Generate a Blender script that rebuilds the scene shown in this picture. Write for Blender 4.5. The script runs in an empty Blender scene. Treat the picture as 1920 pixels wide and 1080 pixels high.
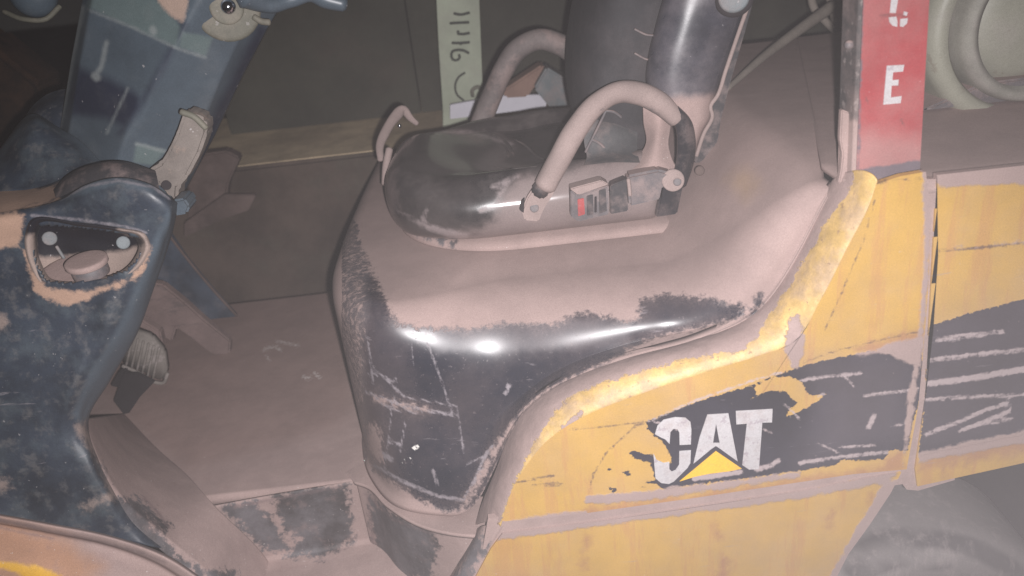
import bpy, bmesh, math, random
import numpy as np
from mathutils import Vector, Matrix, noise as mnoise
random.seed(4)
SC = bpy.context.scene
COL = SC.collection
rad = math.radians
# ------------------------------------------------------------------ camera, flash, dim surroundings
F = 1560.0
CAM = np.array([0.0, -1.2, 1.64])
PITCH, ROLL = 26.0, 6.5
def _rx(a): c, s = math.cos(a), math.sin(a); return np.array([[1,0,0],[0,c,-s],[0,s,c]])
def _rz(a): c, s = math.cos(a), math.sin(a); return np.array([[c,-s,0],[s,c,0],[0,0,1]])
ROT = _rx(rad(90-PITCH)) @ _rz(rad(-ROLL))
cd = bpy.data.cameras.new('camera'); cam = bpy.data.objects.new('camera', cd); COL.objects.link(cam)
cd.sensor_width = 36.0; cd.lens = 36.0*F/1920.0; cd.clip_start = 0.02; cd.clip_end = 200
M4 = Matrix([list(ROT[i])+[CAM[i]] for i in range(3)] + [[0,0,0,1]])
cam.matrix_world = M4
cd.dof.use_dof = True; cd.dof.focus_distance = 1.62; cd.dof.aperture_fstop = 2.8
SC.camera = cam
w = bpy.data.worlds.new('World'); SC.world = w; w.use_nodes = True
bgn = w.node_tree.nodes['Background']; bgn.inputs[0].default_value = (0.42, 0.40, 0.38, 1); bgn.inputs[1].default_value = 0.035
SC.view_settings.view_transform = 'Standard'; SC.view_settings.look = 'None'; SC.view_settings.exposure = 0; SC.view_settings.gamma = 1
FLASH_OFF = np.array([0.034, -0.026, 0.0])
ld = bpy.data.lights.new('camera_flash', 'SPOT'); ld.energy = 185; ld.shadow_soft_size = 0.010; ld.color = (1.0, 0.965, 0.975)
ld.spot_size = rad(124); ld.spot_blend = 1.0
lo = bpy.data.objects.new('camera_flash', ld); COL.objects.link(lo)
FAIM = ROT @ np.array([0.0, -0.18, -1.0])
lo.matrix_world = Matrix.Translation(Vector(CAM + ROT @ FLASH_OFF)) @ Vector(FAIM).to_track_quat('-Z', 'Y').to_matrix().to_4x4()
HAZE = 0.0060

# ------------------------------------------------------------------ picture <-> place helpers
def at(x, y, Y=None, Z=None, X=None):
    d = ROT @ np.array([(x-960)/F, -(y-540)/F, -1.0])
    t = (Y-CAM[1])/d[1] if Y is not None else (Z-CAM[2])/d[2] if Z is not None else (X-CAM[0])/d[0]
    return CAM + d*t
def P(pts, Y=None, Z=None):
    out = []
    for p in pts:
        out.append(at(p[0], p[1], Y=(p[2] if len(p) > 2 else Y), Z=Z) if Z is None else at(p[0], p[1], Z=Z))
    return out
def topx(co):
    q = (co-CAM) @ ROT
    return np.stack([960+F*q[:,0]/-q[:,2], 540-F*q[:,1]/-q[:,2]], 1)
def crom(pts, n, closed=False, lin=False):
    p = np.array(pts, float); m = len(p)
    seg = m if closed else m-1
    L = [np.linalg.norm(p[(i+1) % m]-p[i]) for i in range(seg)]
    cum = np.concatenate([[0], np.cumsum(L)]); tot = cum[-1]
    out = []
    for k in range(n):
        s = tot*k/(n if closed else n-1)
        i = min(int(np.searchsorted(cum, s, 'right')-1), seg-1)
        t = (s-cum[i])/max(L[i], 1e-9); t = min(max(t, 0), 1)
        p1, p2 = p[i], p[(i+1) % m]
        if lin: out.append(p1+(p2-p1)*t); continue
        p0 = p[(i-1) % m] if closed or i > 0 else p1*2-p2
        p3 = p[(i+2) % m] if closed or i < m-2 else p2*2-p1
        # centripetal-ish tangents scaled to the segment
        l0 = np.linalg.norm(p1-p0)+1e-9; l1 = np.linalg.norm(p2-p1)+1e-9; l2 = np.linalg.norm(p3-p2)+1e-9
        m1 = ((p1-p0)/l0*l1+(p2-p1)/l1*l0)/(l0+l1)*l1
        m2 = ((p2-p1)/l1*l2+(p3-p2)/l2*l1)/(l1+l2)*l1
        t2, t3 = t*t, t*t*t
        out.append((2*t3-3*t2+1)*p1+(t3-2*t2+t)*m1+(-2*t3+3*t2)*p2+(t3-t2)*m2)
    return np.array(out)

# ------------------------------------------------------------------ materials
DUST = (0.312, 0.226, 0.208)
DUST2 = (0.30, 0.215, 0.20)
MATT = {}
def mat(name, base, rough=0.5, metal=0.0, layers=(), var=0.2, vscale=9, bump=0.15, bscale=260, coat=0.0, emit=None):
    m = bpy.data.materials.new(name); m.use_nodes = True
    nt = m.node_tree; N = nt.nodes; L = nt.links
    b = N['Principled BSDF']
    tc = N.new('ShaderNodeTexCoord')
    def noise(scale, detail=6, rough_=0.6, vec=None, off=0.0, dist=0.0):
        n = N.new('ShaderNodeTexNoise'); n.inputs['Scale'].default_value = scale; n.inputs['Detail'].default_value = detail
        n.inputs['Roughness'].default_value = rough_; n.inputs['Distortion'].default_value = dist
        mp = N.new('ShaderNodeMapping'); mp.inputs['Location'].default_value = (off, off*1.7, -off)
        if vec:
            mp.inputs['Scale'].default_value = vec[:3]
            if len(vec) > 3: mp.inputs['Rotation'].default_value = (0, vec[3], 0)
        L.new(tc.outputs['Object'], mp.inputs[0]); L.new(mp.outputs[0], n.inputs['Vector'])
        return n.outputs['Fac']
    def math_(op, a, b_):
        n = N.new('ShaderNodeMath'); n.operation = op
        for i, v in enumerate((a, b_)):
            if isinstance(v, (int, float)): n.inputs[i].default_value = v
            else: L.new(v, n.inputs[i])
        return n.outputs[0]
    def rng(v, a, b_, c=0, d=1, smooth=True):
        n = N.new('ShaderNodeMapRange'); n.interpolation_type = 'SMOOTHSTEP' if smooth else 'LINEAR'
        L.new(v, n.inputs[0]); n.inputs[1].default_value = a; n.inputs[2].default_value = b_; n.inputs[3].default_value = c; n.inputs[4].default_value = d
        return n.outputs[0]
    def mixc(f, a, b_):
        n = N.new('ShaderNodeMix'); n.data_type = 'RGBA'
        L.new(f, n.inputs[0]) if not isinstance(f, float) else setattr(n.inputs[0], 'default_value', f)
        for i, v in ((6, a), (7, b_)):
            if isinstance(v, tuple): n.inputs[i].default_value = (*v, 1)
            else: L.new(v, n.inputs[i])
        return n.outputs[2]
    def mixf(f, a, b_):
        n = N.new('ShaderNodeMix'); n.data_type = 'FLOAT'; L.new(f, n.inputs[0])
        for i, v in ((2, a), (3, b_)):
            if isinstance(v, (int, float)): n.inputs[i].default_value = v
            else: L.new(v, n.inputs[i])
        return n.outputs[0]
    vn = noise(vscale, 8, 0.65)
    def vary(c, amt):
        lo_ = tuple(max(0, x*(1-amt)) for x in c); hi = tuple(min(1, x*(1+amt)) for x in c)
        return mixc(rng(vn, 0.3, 0.7), lo_, hi)
    col = vary(base, var); rg = rough; met = metal; ht = None
    attrs = []
    for k, ly in enumerate(layers):
        if ly.get('attr'):
            an = N.new('ShaderNodeAttribute'); an.attribute_name = ly['attr']; attrs.append(ly['attr'])
            v = an.outputs['Fac']
            amp = ly.get('amp', 1.0)
            if amp:
                n1 = noise(ly.get('scale', 40), 8, 0.7, ly.get('vec'), 3.1*k)
                v = math_('ADD', v, math_('MULTIPLY', math_('SUBTRACT', n1, 0.5), amp))
            wd = ly.get('w', 0.15)
            f = rng(v, -wd, wd)
        else:
            n1 = noise(ly.get('scale', 40), ly.get('detail', 6), 0.65, ly.get('vec'), 5.3*k+1, ly.get('dist', 0))
            f = rng(n1, ly['thr'], ly['thr']+ly.get('w', 0.1))
        if ly.get('up'):
            g = N.new('ShaderNodeNewGeometry'); sx = N.new('ShaderNodeSeparateXYZ'); L.new(g.outputs['Normal'], sx.inputs[0])
            f = math_('MULTIPLY', f, rng(sx.outputs[2], ly['up'][0], ly['up'][1]))
        if ly.get('brk'):   # broken up by a second noise: (scale, low, high)
            f = math_('MULTIPLY', f, rng(noise(ly['brk'][0], 8, 0.7, ly.get('bvec'), 7.7*k+2), ly['brk'][1], ly['brk'][2]))
        f = math_('MULTIPLY', f, float(ly.get('s', 1.0)))
        col = mixc(f, col, vary(ly['col'], ly.get('var', 0.1)))
        rg = mixf(f, rg, ly.get('rough', 0.9)); met = mixf(f, met, ly.get('metal', 0.0))
        if ly.get('h'):
            hh = math_('MULTIPLY', f, ly['h']); ht = hh if ht is None else math_('ADD', ht, hh)
    gr = noise(420, 3, 0.8, None, 9.0)
    mg = N.new('ShaderNodeMix'); mg.data_type = 'RGBA'; mg.blend_type = 'MULTIPLY'; mg.inputs[0].default_value = 1.0
    L.new(col, mg.inputs[6]); cg = N.new('ShaderNodeCombineColor'); gv = rng(gr, 0.25, 0.75, 0.80, 1.18, False)
    for q_ in range(3): L.new(gv, cg.inputs[q_])
    L.new(cg.outputs[0], mg.inputs[7]); col = mg.outputs[2]
    L.new(col, b.inputs['Base Color'])
    for v, s in ((rg, 'Roughness'), (met, 'Metallic')):
        if isinstance(v, (int, float)): b.inputs[s].default_value = v
        else: L.new(v, b.inputs[s])
    if coat: b.inputs['Coat Weight'].default_value = coat; b.inputs['Coat Roughness'].default_value = 0.12
    grain = noise(620, 2, 0.7)
    bn = math_('MULTIPLY', noise(bscale, 4, 0.7), 0.35*bump)
    bn = math_('ADD', bn, math_('MULTIPLY', noise(22, 3, 0.5), 1.2*bump))
    if ht is not None: bn = math_('ADD', bn, ht)
    bp = N.new('ShaderNodeBump'); bp.inputs['Strength'].default_value = 0.6; bp.inputs['Distance'].default_value = 0.003
    L.new(bn, bp.inputs['Height']); L.new(bp.outputs[0], b.inputs['Normal'])
    MATT[m.name] = attrs
    return m

YEL = (0.56, 0.33, 0.070)
BLK = (0.012, 0.015, 0.026)
SCR = (0.27, 0.24, 0.26)
def dustlayer(**k):
    d = dict(attr='dust', col=DUST, rough=0.93, amp=1.2, scale=60, w=0.25, h=0.35); d.update(k); return d
film = lambda s, thr=0.35, w=0.4, scale=7, col=DUST, **k: dict(thr=thr, w=w, scale=scale, s=s, col=col, rough=0.75, **k)
chips = lambda s=0.8, thr=0.70, scale=150: dict(thr=thr, w=0.03, scale=scale, s=s, col=(0.45, 0.42, 0.42), rough=0.8, detail=2)
hair = lambda a, s=0.4, thr=0.70, sc=34: dict(thr=thr, w=0.05, scale=sc, vec=(0.16, 1, 1.6, a), s=s, col=SCR, rough=0.7, detail=5, dist=0.4)

M = {}
M['hood'] = mat('dusty_black_hood', BLK, 0.24, var=0.1, bump=0.03, layers=[
    dict(attr='smudge', col=(0.19,0.175,0.185), rough=0.45, amp=3.5, scale=26, w=1.2, s=0.35),
    film(0.13, 0.35, 0.3, 5), hair(0.5, 0.4, 0.66), hair(-1.1, 0.35, 0.66), hair(1.5, 0.3, 0.67),
    dict(thr=0.62, w=0.05, scale=120, s=0.35, col=(0.2,0.16,0.16), rough=0.8),
    dict(attr='scratch', col=SCR, rough=0.8, amp=1.0, scale=130, w=0.2, s=0.85),
    dict(attr='dust', col=DUST, rough=0.8, amp=5.0, scale=30, w=3.2, s=0.42, brk=(180, 0.35, 0.6)),
    dustlayer(amp=5.2, scale=80, w=0.6),
    dict(attr='chip', col=(0.75,0.72,0.68), rough=0.6, amp=1.0, scale=120, w=0.12),
    dict(attr='stain', col=(0.42,0.27,0.12), rough=0.9, amp=3, scale=20, w=2.5, s=0.4)])
M['yellow'] = mat('scuffed_yellow_paint', (0.50,0.30,0.072), 0.42, var=0.12, vscale=4, bump=0.12, layers=[
    film(0.32, 0.36, 0.4, 5), dict(thr=0.52, w=0.12, scale=13, vec=(2.5,1,0.25), s=0.45, col=(0.42,0.2,0.08), rough=0.8),
    dict(attr='rust', col=(0.30,0.13,0.07), rough=0.9, amp=5, scale=24, w=1.2, s=0.7),
    dict(attr='decal', col=(0.022,0.021,0.032), rough=0.38, amp=1.6, scale=130, w=0.08, h=0.2, var=0.4),
    dict(attr='film_veil', col=(0.27,0.22,0.23), rough=0.8, amp=3, scale=30, w=6.0, s=0.16),  # dust film that also greys the decals like the haze veil
    dict(attr='scratch', col=(0.42,0.34,0.34), rough=0.8, amp=1.3, scale=110, w=0.2, s=0.8),
    dict(attr='mark', col=(0.10,0.06,0.045), rough=0.8, amp=1.2, scale=120, w=0.2, s=0.85),
    hair(0.12, 0.4, 0.67), hair(0.9, 0.3, 0.68), hair(-0.3, 0.35, 0.68, 60), dict(thr=0.66, w=0.04, scale=90, s=0.3, col=(0.5,0.42,0.4), rough=0.8),
    dustlayer(amp=2.2, scale=45, w=0.3)])
M['lip'] = mat('scraped_yellow_lip', (0.50,0.33,0.115), 0.5, var=0.25, vscale=30, bump=1.4, bscale=45, layers=[
    film(0.45, 0.42, 0.25, 16), dict(attr='rust', col=(0.30,0.13,0.07), rough=0.9, amp=4, scale=30, w=1, s=0.6),
    dict(thr=0.64, w=0.04, scale=60, s=0.7, col=(0.25,0.15,0.09), rough=0.8),
    dustlayer(amp=4.0, scale=55, w=0.2, h=0.6)])
M['dustypink'] = mat('dust_coated_steel', DUST, 0.92, var=0.12, layers=[
    dict(attr='wear', col=(0.075,0.073,0.080), rough=0.6, amp=8.0, scale=55, w=0.7, s=0.92, var=0.7),
    dict(attr='mat', col=(0.25,0.170,0.150), rough=0.95, amp=1.2, scale=14, w=2.2, s=0.85),  # darker brown standing in for shade over the inner floor
    dict(attr='orange', col=(0.40,0.20,0.10), rough=0.9, amp=4, scale=14, w=3, s=0.7),
    dict(attr='yellow', col=(0.62,0.34,0.03), rough=0.5, amp=2, scale=40, w=0.5),
    dict(attr='scuff', col=(0.62,0.56,0.54), rough=0.7, amp=3.0, scale=110, w=0.3, s=0.7),
    dict(attr='line', col=(0.17,0.12,0.12), rough=0.9, amp=1.0, scale=60, w=0.4, s=0.7),
    dict(thr=0.52, w=0.2, scale=24, s=0.35, col=(0.27,0.185,0.17), rough=0.95), dict(thr=0.6, w=0.15, scale=160, s=0.35, col=(0.22,0.15,0.14), rough=0.95),
    dict(thr=0.715, w=0.02, scale=200, s=0.5, col=(0.7,0.65,0.62), rough=0.6, detail=2)], bump=0.6, bscale=180)
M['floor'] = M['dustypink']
M['cowl'] = mat('worn_blue_black_plastic', (0.022,0.030,0.044), 0.42, var=0.5, vscale=6, bump=0.3, layers=[
    dict(thr=0.46, w=0.22, scale=13, s=0.55, col=(0.065,0.085,0.10), rough=0.6),
    dict(thr=0.5, w=0.2, scale=40, s=0.4, col=(0.14,0.13,0.125), rough=0.8), hair(1.0, 0.4, 0.66, 40),
    dict(attr='blue', col=(0.075,0.10,0.125), rough=0.5, amp=1.2, scale=20, w=0.8, s=0.85),
    chips(0.35, 0.715, 90),
    dict(attr='orange', col=(0.35,0.225,0.165), rough=0.93, amp=3.6, scale=50, w=0.5, var=0.2),
    dict(attr='scratch', col=SCR, rough=0.8, amp=1.0, scale=90, w=0.3, s=0.6),
    dustlayer(amp=5.5, scale=50, w=1.0, s=0.8, col=(0.26,0.195,0.17))])
M['column'] = mat('blue_grey_column_plastic', (0.062,0.082,0.102), 0.40, var=0.2, vscale=5, bump=0.1, layers=[
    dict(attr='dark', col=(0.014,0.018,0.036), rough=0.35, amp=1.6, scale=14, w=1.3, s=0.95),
    dict(attr='green', col=(0.12,0.165,0.155), rough=0.7, amp=0.6, scale=30, w=0.5, s=0.6),
    dict(attr='scratch', col=(0.24,0.26,0.26), rough=0.7, amp=0.8, scale=60, w=0.5, s=0.7),
    film(0.12, 0.45, 0.3, 12, col=(0.25,0.24,0.23)), chips(0.5, 0.72, 60),
    dustlayer(amp=2, scale=40, w=0.5, col=(0.36,0.26,0.21))])
M['vinyl'] = mat('black_seat_vinyl', (0.022,0.020,0.021), 0.24, coat=0.6, var=0.2, bump=0.10, bscale=500, layers=[
    film(0.22, 0.30, 0.35, 6, col=(0.20,0.165,0.155)),
    dict(attr='scratch', col=(0.33,0.27,0.27), rough=0.8, amp=1.4, scale=70, w=0.5, s=0.7),
    film(0.22, 0.5, 0.2, 14, up=(0.35, 0.9), col=(0.20,0.17,0.16)),
    dustlayer(amp=5.0, scale=26, w=1.8, s=0.62, col=(0.27,0.205,0.195))])
M['back'] = mat('charcoal_backrest_cloth', (0.030,0.029,0.032), 0.85, var=0.2, bump=0.2, bscale=700, layers=[film(0.12, 0.4, 0.3, 9, col=(0.25,0.2,0.2))])
M['shell'] = mat('glossy_grey_black_shell', (0.040,0.040,0.050), 0.26, var=0.25, bump=0.08, layers=[
    film(0.28, 0.35, 0.3, 9, col=(0.26,0.22,0.23)), chips(0.5, 0.72, 110),
    dustlayer(amp=3.0, scale=25, w=1.2)])
M['black_gloss'] = mat('shiny_black_rubber', (0.02,0.02,0.024), 0.2, var=0.2, layers=[film(0.22, 0.45, 0.25, 25), dustlayer(amp=2.5, scale=40, w=1)])
M['tube'] = mat('dust_caked_tube', (0.275,0.21,0.195), 0.9, var=0.15, layers=[
    dict(thr=0.63, w=0.1, scale=26, s=0.6, col=(0.12,0.10,0.10), rough=0.6),
    dict(attr='wear', col=(0.11,0.095,0.095), rough=0.6, amp=3.5, scale=40, w=0.8, s=0.8)], bump=0.3)
M['grey'] = mat('dusty_grey_plastic', (0.10,0.09,0.095), 0.6, layers=[film(0.5, 0.4, 0.25, 22), film(0.8, 0.3, 0.2, 20, up=(0.4,0.8))])
M['darkplastic'] = mat('dark_plastic', (0.035,0.033,0.036), 0.5, layers=[film(0.35, 0.42, 0.25, 30)])
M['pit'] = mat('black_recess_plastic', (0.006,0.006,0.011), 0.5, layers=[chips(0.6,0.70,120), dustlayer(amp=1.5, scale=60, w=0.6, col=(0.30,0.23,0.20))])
M['redbutton'] = mat('red_button_plastic', (0.36,0.06,0.06), 0.45, layers=[film(0.3, 0.4, 0.3, 60)])
M['red'] = mat('red_painted_post', (0.32,0.050,0.055), 0.5, var=0.1, bump=0.12, layers=[
    film(0.28, 0.35, 0.35, 8), hair(1.2, 0.4, 0.69, 40), chips(0.35, 0.72, 140),
    dict(attr='scratch', col=(0.12,0.05,0.05), rough=0.8, amp=1.2, scale=120, w=0.25, s=0.8),
    dustlayer(amp=3, scale=20, w=3, s=0.5),
    dict(attr='edge', col=(0.13,0.105,0.12), rough=0.6, amp=1.5, scale=60, w=0.3)])
M['postside'] = mat('chipped_dark_post_side', (0.055,0.05,0.05), 0.7, layers=[
    dict(thr=0.55, w=0.1, scale=60, s=0.6, col=(0.28,0.24,0.23), rough=0.9), film(0.5, 0.4, 0.3, 10), dustlayer(amp=3, scale=30, w=0.8)])
M['white'] = mat('white_lettering', (0.47,0.45,0.46), 0.5, var=0.08, layers=[film(0.35, 0.45, 0.25, 30), dict(thr=0.60, w=0.04, scale=60, s=0.6, col=(0.3,0.25,0.28), rough=0.8), hair(0.3, 0.4, 0.68, 50)])
M['amber'] = mat('yellow_lettering', (0.80,0.46,0.03), 0.45, var=0.06, layers=[film(0.2, 0.45, 0.25, 30)])
M['darkink'] = mat('black_pen_ink', (0.055,0.06,0.05), 0.8)
M['cream'] = mat('chalky_white_board', (0.62,0.60,0.66), 0.8, var=0.05, layers=[dict(thr=0.68, w=0.03, scale=70, s=0.6, col=(0.15,0.13,0.13), rough=0.9)])
M['greenpost'] = mat('pale_green_painted_steel', (0.36,0.39,0.30), 0.65, var=0.12, bump=0.2, layers=[film(0.25, 0.45, 0.25, 12, col=(0.3,0.26,0.24)), chips(0.3,0.7,60),
    dict(attr='rust', col=(0.30,0.22,0.20), rough=0.9, amp=2, scale=30, w=1.2, s=0.8)])
M['bluegrey'] = mat('grey_blue_steel', (0.13,0.15,0.16), 0.6, layers=[film(0.4, 0.4, 0.25, 20), chips(0.6, 0.69, 60)])
M['brown'] = mat('brown_dirty_steel', (0.10,0.070,0.062), 0.85, var=0.3, layers=[film(0.3, 0.42, 0.3, 14, col=(0.22,0.16,0.15))])
M['chrome'] = mat('polished_ball', (0.62,0.63,0.68), 0.12, metal=1.0, bump=0.02)
M['hub'] = mat('dirty_olive_hub', (0.12,0.115,0.09), 0.7, layers=[film(0.4, 0.42, 0.3, 20, col=(0.26,0.22,0.18)), chips(0.3, 0.68, 60)])
M['clamp'] = mat('caked_grey_clamp', (0.17,0.145,0.13), 0.85, var=0.3, bump=0.5, layers=[dict(thr=0.55, w=0.12, scale=22, s=0.6, col=(0.30,0.22,0.18), rough=0.9), chips(0.6, 0.68, 60)])
M['tyre'] = mat('dust_grey_tyre_rubber', (0.15,0.135,0.132), 0.92, var=0.12, vscale=6, bump=0.15, layers=[
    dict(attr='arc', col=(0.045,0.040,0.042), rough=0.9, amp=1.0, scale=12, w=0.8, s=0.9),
    dict(thr=0.55, w=0.2, scale=12, s=0.3, col=(0.13,0.115,0.12), rough=0.9), dict(thr=0.5, w=0.2, scale=30, vec=(1.2,1,0.4), s=0.3, col=(0.32,0.27,0.26), rough=0.9)])
M['gap'] = mat('grimy_gap', (0.02,0.016,0.018), 0.9, bump=0.1)
M['tank'] = mat('pale_green_cylinder_paint', (0.27,0.265,0.215), 0.5, var=0.1, bump=0.2, layers=[
    film(0.4, 0.42, 0.3, 8, col=(0.30,0.27,0.25)), dict(thr=0.60, w=0.08, scale=18, s=0.5, col=(0.16,0.13,0.10), rough=0.9)])
M['tankring'] = mat('dirty_cylinder_collar', (0.235,0.225,0.195), 0.7, layers=[film(0.5, 0.42, 0.3, 14, col=(0.30,0.26,0.25))])
M['rope'] = mat('dusty_fibre_rope', (0.25,0.215,0.185), 0.95, bump=0.5)
M['wall'] = mat('grimy_green_sheet_wall', (0.052,0.050,0.037), 0.8, var=0.3, vscale=3, layers=[film(0.35, 0.5, 0.3, 4, col=(0.08,0.05,0.04))])
M['ledge'] = mat('dusty_concrete_ledge', (0.62,0.49,0.33), 0.95, var=0.2, vscale=6, bump=0.4, layers=[film(0.5, 0.45, 0.2, 3, col=(0.26,0.2,0.14))])
M['ledgeface'] = mat('brown_concrete_face', (0.088,0.064,0.052), 0.95, var=0.35, vscale=4, bump=0.4, layers=[film(0.4, 0.5, 0.2, 5, col=(0.085,0.080,0.060))])
M['ground'] = mat('dark_dirty_ground', (0.05,0.035,0.025), 0.95, var=0.4, vscale=4, bump=0.5)
M['junk'] = mat('dark_rusty_brown_junk', (0.04,0.018,0.009), 0.95, var=0.7, vscale=9, bump=0.5)

# ------------------------------------------------------------------ mesh helpers
def sdf(pts, polys=(), lines=()):
    d = np.full(len(pts), -80.0)
    for poly in polys:
        q = np.array(poly, float); inside = np.zeros(len(pts), bool); md = np.full(len(pts), 1e9)
        for i in range(len(q)):
            a, b = q[i], q[(i+1) % len(q)]
            ab = b-a; t = np.clip(((pts-a)@ab)/max(ab@ab, 1e-9), 0, 1)
            md = np.minimum(md, np.linalg.norm(pts-(a+t[:,None]*ab), axis=1))
            c = (a[1] > pts[:,1]) != (b[1] > pts[:,1])
            xi = a[0]+(pts[:,1]-a[1])*(b[0]-a[0])/((b[1]-a[1]) or 1e-9)
            inside ^= c & (pts[:,0] < xi)
        d = np.maximum(d, np.where(inside, md, -md))
    for pl, wd in lines:
        q = np.array(pl, float); md = np.full(len(pts), 1e9)
        for i in range(len(q)-1):
            a, b = q[i], q[i+1]; ab = b-a; t = np.clip(((pts-a)@ab)/max(ab@ab, 1e-9), 0, 1)
            md = np.minimum(md, np.linalg.norm(pts-(a+t[:,None]*ab), axis=1))
        d = np.maximum(d, wd/2-md)
    return np.clip(d, -80, 80)/10
def paint(o, attr, polys=(), lines=(), inv=False, const=None, minus=()):
    me = o.data; n = len(me.vertices)
    if const is not None: v = np.full(n, float(const))
    else:
        co = np.empty(n*3); me.vertices.foreach_get('co', co); px = topx(co.reshape(-1, 3))
        v = sdf(px, polys, lines)
        if inv: v = -v
        if minus: v = np.minimum(v, -sdf(px, minus))
    a = me.attributes.get(attr) or me.attributes.new(attr, 'FLOAT', 'POINT')
    a.data.foreach_set('value', v.astype(np.float32))
PAR = {}
def link(name, me, m, parent=None, smooth=True):
    o = bpy.data.objects.new(name, me); COL.objects.link(o)
    me.materials.append(m)
    if smooth: me.polygons.foreach_set('use_smooth', [True]*len(me.polygons))
    if parent is not None:
        o.parent = parent
        if parent.type == 'EMPTY': o.location = -parent.location
    for a in MATT.get(m.name, []):
        if me.attributes.get(a) is None: paint(o, a, const=-8)
    return o
def empty(name, loc, label, cat, group=None):
    o = bpy.data.objects.new(name, None); COL.objects.link(o); o.location = Vector(loc); o.empty_display_size = 0.1
    o['label'] = label; o['category'] = cat
    if group: o['group'] = group
    return o
def tag(o, label, cat, group=None):
    o['label'] = label; o['category'] = cat
    if group: o['group'] = group
    return o
def fixn(bm): bmesh.ops.recalc_face_normals(bm, faces=bm.faces)
def sheet(name, grid, m, parent=None, thick=0.0, flip=False, closed=False, caps=False, smooth=True):
    g = np.array(grid); nr, nc = g.shape[:2]
    vs = g.reshape(-1, 3).tolist(); fs = []
    for i in range(nr-1):
        for j in range(nc if closed else nc-1):
            a, b = i*nc+j, i*nc+(j+1) % nc; c, d = b+nc, a+nc
            fs.append((a, b, c, d) if not flip else (d, c, b, a))
    if caps:
        fs.append(tuple(range(nc))[::-1] if not flip else tuple(range(nc)))
        fs.append(tuple((nr-1)*nc+j for j in range(nc)) if not flip else tuple((nr-1)*nc+j for j in range(nc))[::-1])
    me = bpy.data.meshes.new(name); me.from_pydata(vs, [], fs)
    if caps:
        bm = bmesh.new(); bm.from_mesh(me); fixn(bm); bm.to_mesh(me); bm.free()
    me.update()
    o = link(name, me, m, parent, smooth)
    if thick:
        md = o.modifiers.new('s', 'SOLIDIFY'); md.thickness = thick; md.offset = -1
    return o
def loft(name, rows, nu, nv, m, parent=None, lin=False, linv=False, **k):
    R = [crom(r, nu, closed=k.get('closed', False), lin=lin) for r in rows]
    R = np.array(R)
    G = np.stack([crom(R[:, j], nv, lin=linv) for j in range(R.shape[1])], 1)
    return sheet(name, G, m, parent, **k)
def face_cam(o):
    """make an open sheet's faces look at the camera side so that solidify goes inward"""
    bm = bmesh.new(); bm.from_mesh(o.data); c = Vector(CAM); s = 0
    for f in bm.faces: s += (c-f.calc_center_median()).dot(f.normal)*f.calc_area()
    if s < 0: bmesh.ops.reverse_faces(bm, faces=bm.faces)
    bm.to_mesh(o.data); bm.free(); return o
def tube(name, pts, r, m, parent=None, n=14, k=40, flat=1.0, lin=False):
    p = crom(pts, k, lin=lin); rr = np.interp(np.linspace(0, 1, k), np.linspace(0, 1, len(r)), r) if isinstance(r, (list, tuple)) else np.full(k, r)
    rows = []; up = np.array([0, 1, 0.0])
    # rounded ends
    T = np.gradient(p, axis=0); T /= np.linalg.norm(T, axis=1)[:, None]
    ext = [(p[0]-T[0]*rr[0]*0.5, T[0], rr[0]*0.05), (p[0]-T[0]*rr[0]*0.35, T[0], rr[0]*0.7)] + [(p[i], T[i], rr[i]) for i in range(k)] + [(p[-1]+T[-1]*rr[-1]*0.35, T[-1], rr[-1]*0.7), (p[-1]+T[-1]*rr[-1]*0.5, T[-1], rr[-1]*0.05)]
    for c, t, q in ext:
        a = np.cross(t, up)
        if np.linalg.norm(a) < 1e-3: a = np.cross(t, [0, 0, 1])
        a /= np.linalg.norm(a); b = np.cross(a, t)
        rows.append([c+(a*math.cos(2*math.pi*j/n)+b*math.sin(2*math.pi*j/n)*flat)*q for j in range(n)])
    return sheet(name, rows, m, parent, closed=True, caps=True)
def prism(name, pts3, depth, m, parent=None, bev=0.002, direction=(0, 1, 0), smooth=False, segs=2):
    bm = bmesh.new(); vs = [bm.verts.new(Vector(p)) for p in pts3]
    f = bm.faces.new(vs); r = bmesh.ops.extrude_face_region(bm, geom=[f])
    dv = Vector(direction)*depth
    for v in r['geom']:
        if isinstance(v, bmesh.types.BMVert): v.co += dv
    fixn(bm)
    if bev: bmesh.ops.bevel(bm, geom=list(bm.edges), offset=bev, segments=segs, affect='EDGES', clamp_overlap=True)
    me = bpy.data.meshes.new(name); bm.to_mesh(me); bm.free()
    return link(name, me, m, parent, smooth)
def panel(name, pxs, Y, m, parent=None, thick=0.012, step=0.006, curve=0, zoff=0.0):
    pts = P(pxs, Y)
    if curve: pts = list(crom(pts, curve, closed=True))
    bm = bmesh.new(); f = bm.faces.new([bm.verts.new(Vector(p)) for p in pts])
    bmesh.ops.triangulate(bm, faces=bm.faces)
    xs = [p[0] for p in pts]; zs = [p[2] for p in pts]
    for ax, lo_, hi in ((0, min(xs), max(xs)), (2, min(zs), max(zs))):
        v = lo_+step
        while v < hi:
            co = Vector((v, Y, 0)) if ax == 0 else Vector((0, Y, v)); no = Vector((1, 0, 0)) if ax == 0 else Vector((0, 0, 1))
            bmesh.ops.bisect_plane(bm, geom=bm.verts[:]+bm.edges[:]+bm.faces[:], plane_co=co, plane_no=no, dist=1e-6); v += step
    bmesh.ops.remove_doubles(bm, verts=bm.verts, dist=1e-5)
    for f in bm.faces:
        if f.normal.y > 0: f.normal_flip()
    me = bpy.data.meshes.new(name); bm.to_mesh(me); bm.free()
    o = link(name, me, m, parent, False)
    md = o.modifiers.new('s', 'SOLIDIFY'); md.thickness = thick; md.offset = -1
    return o
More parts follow.
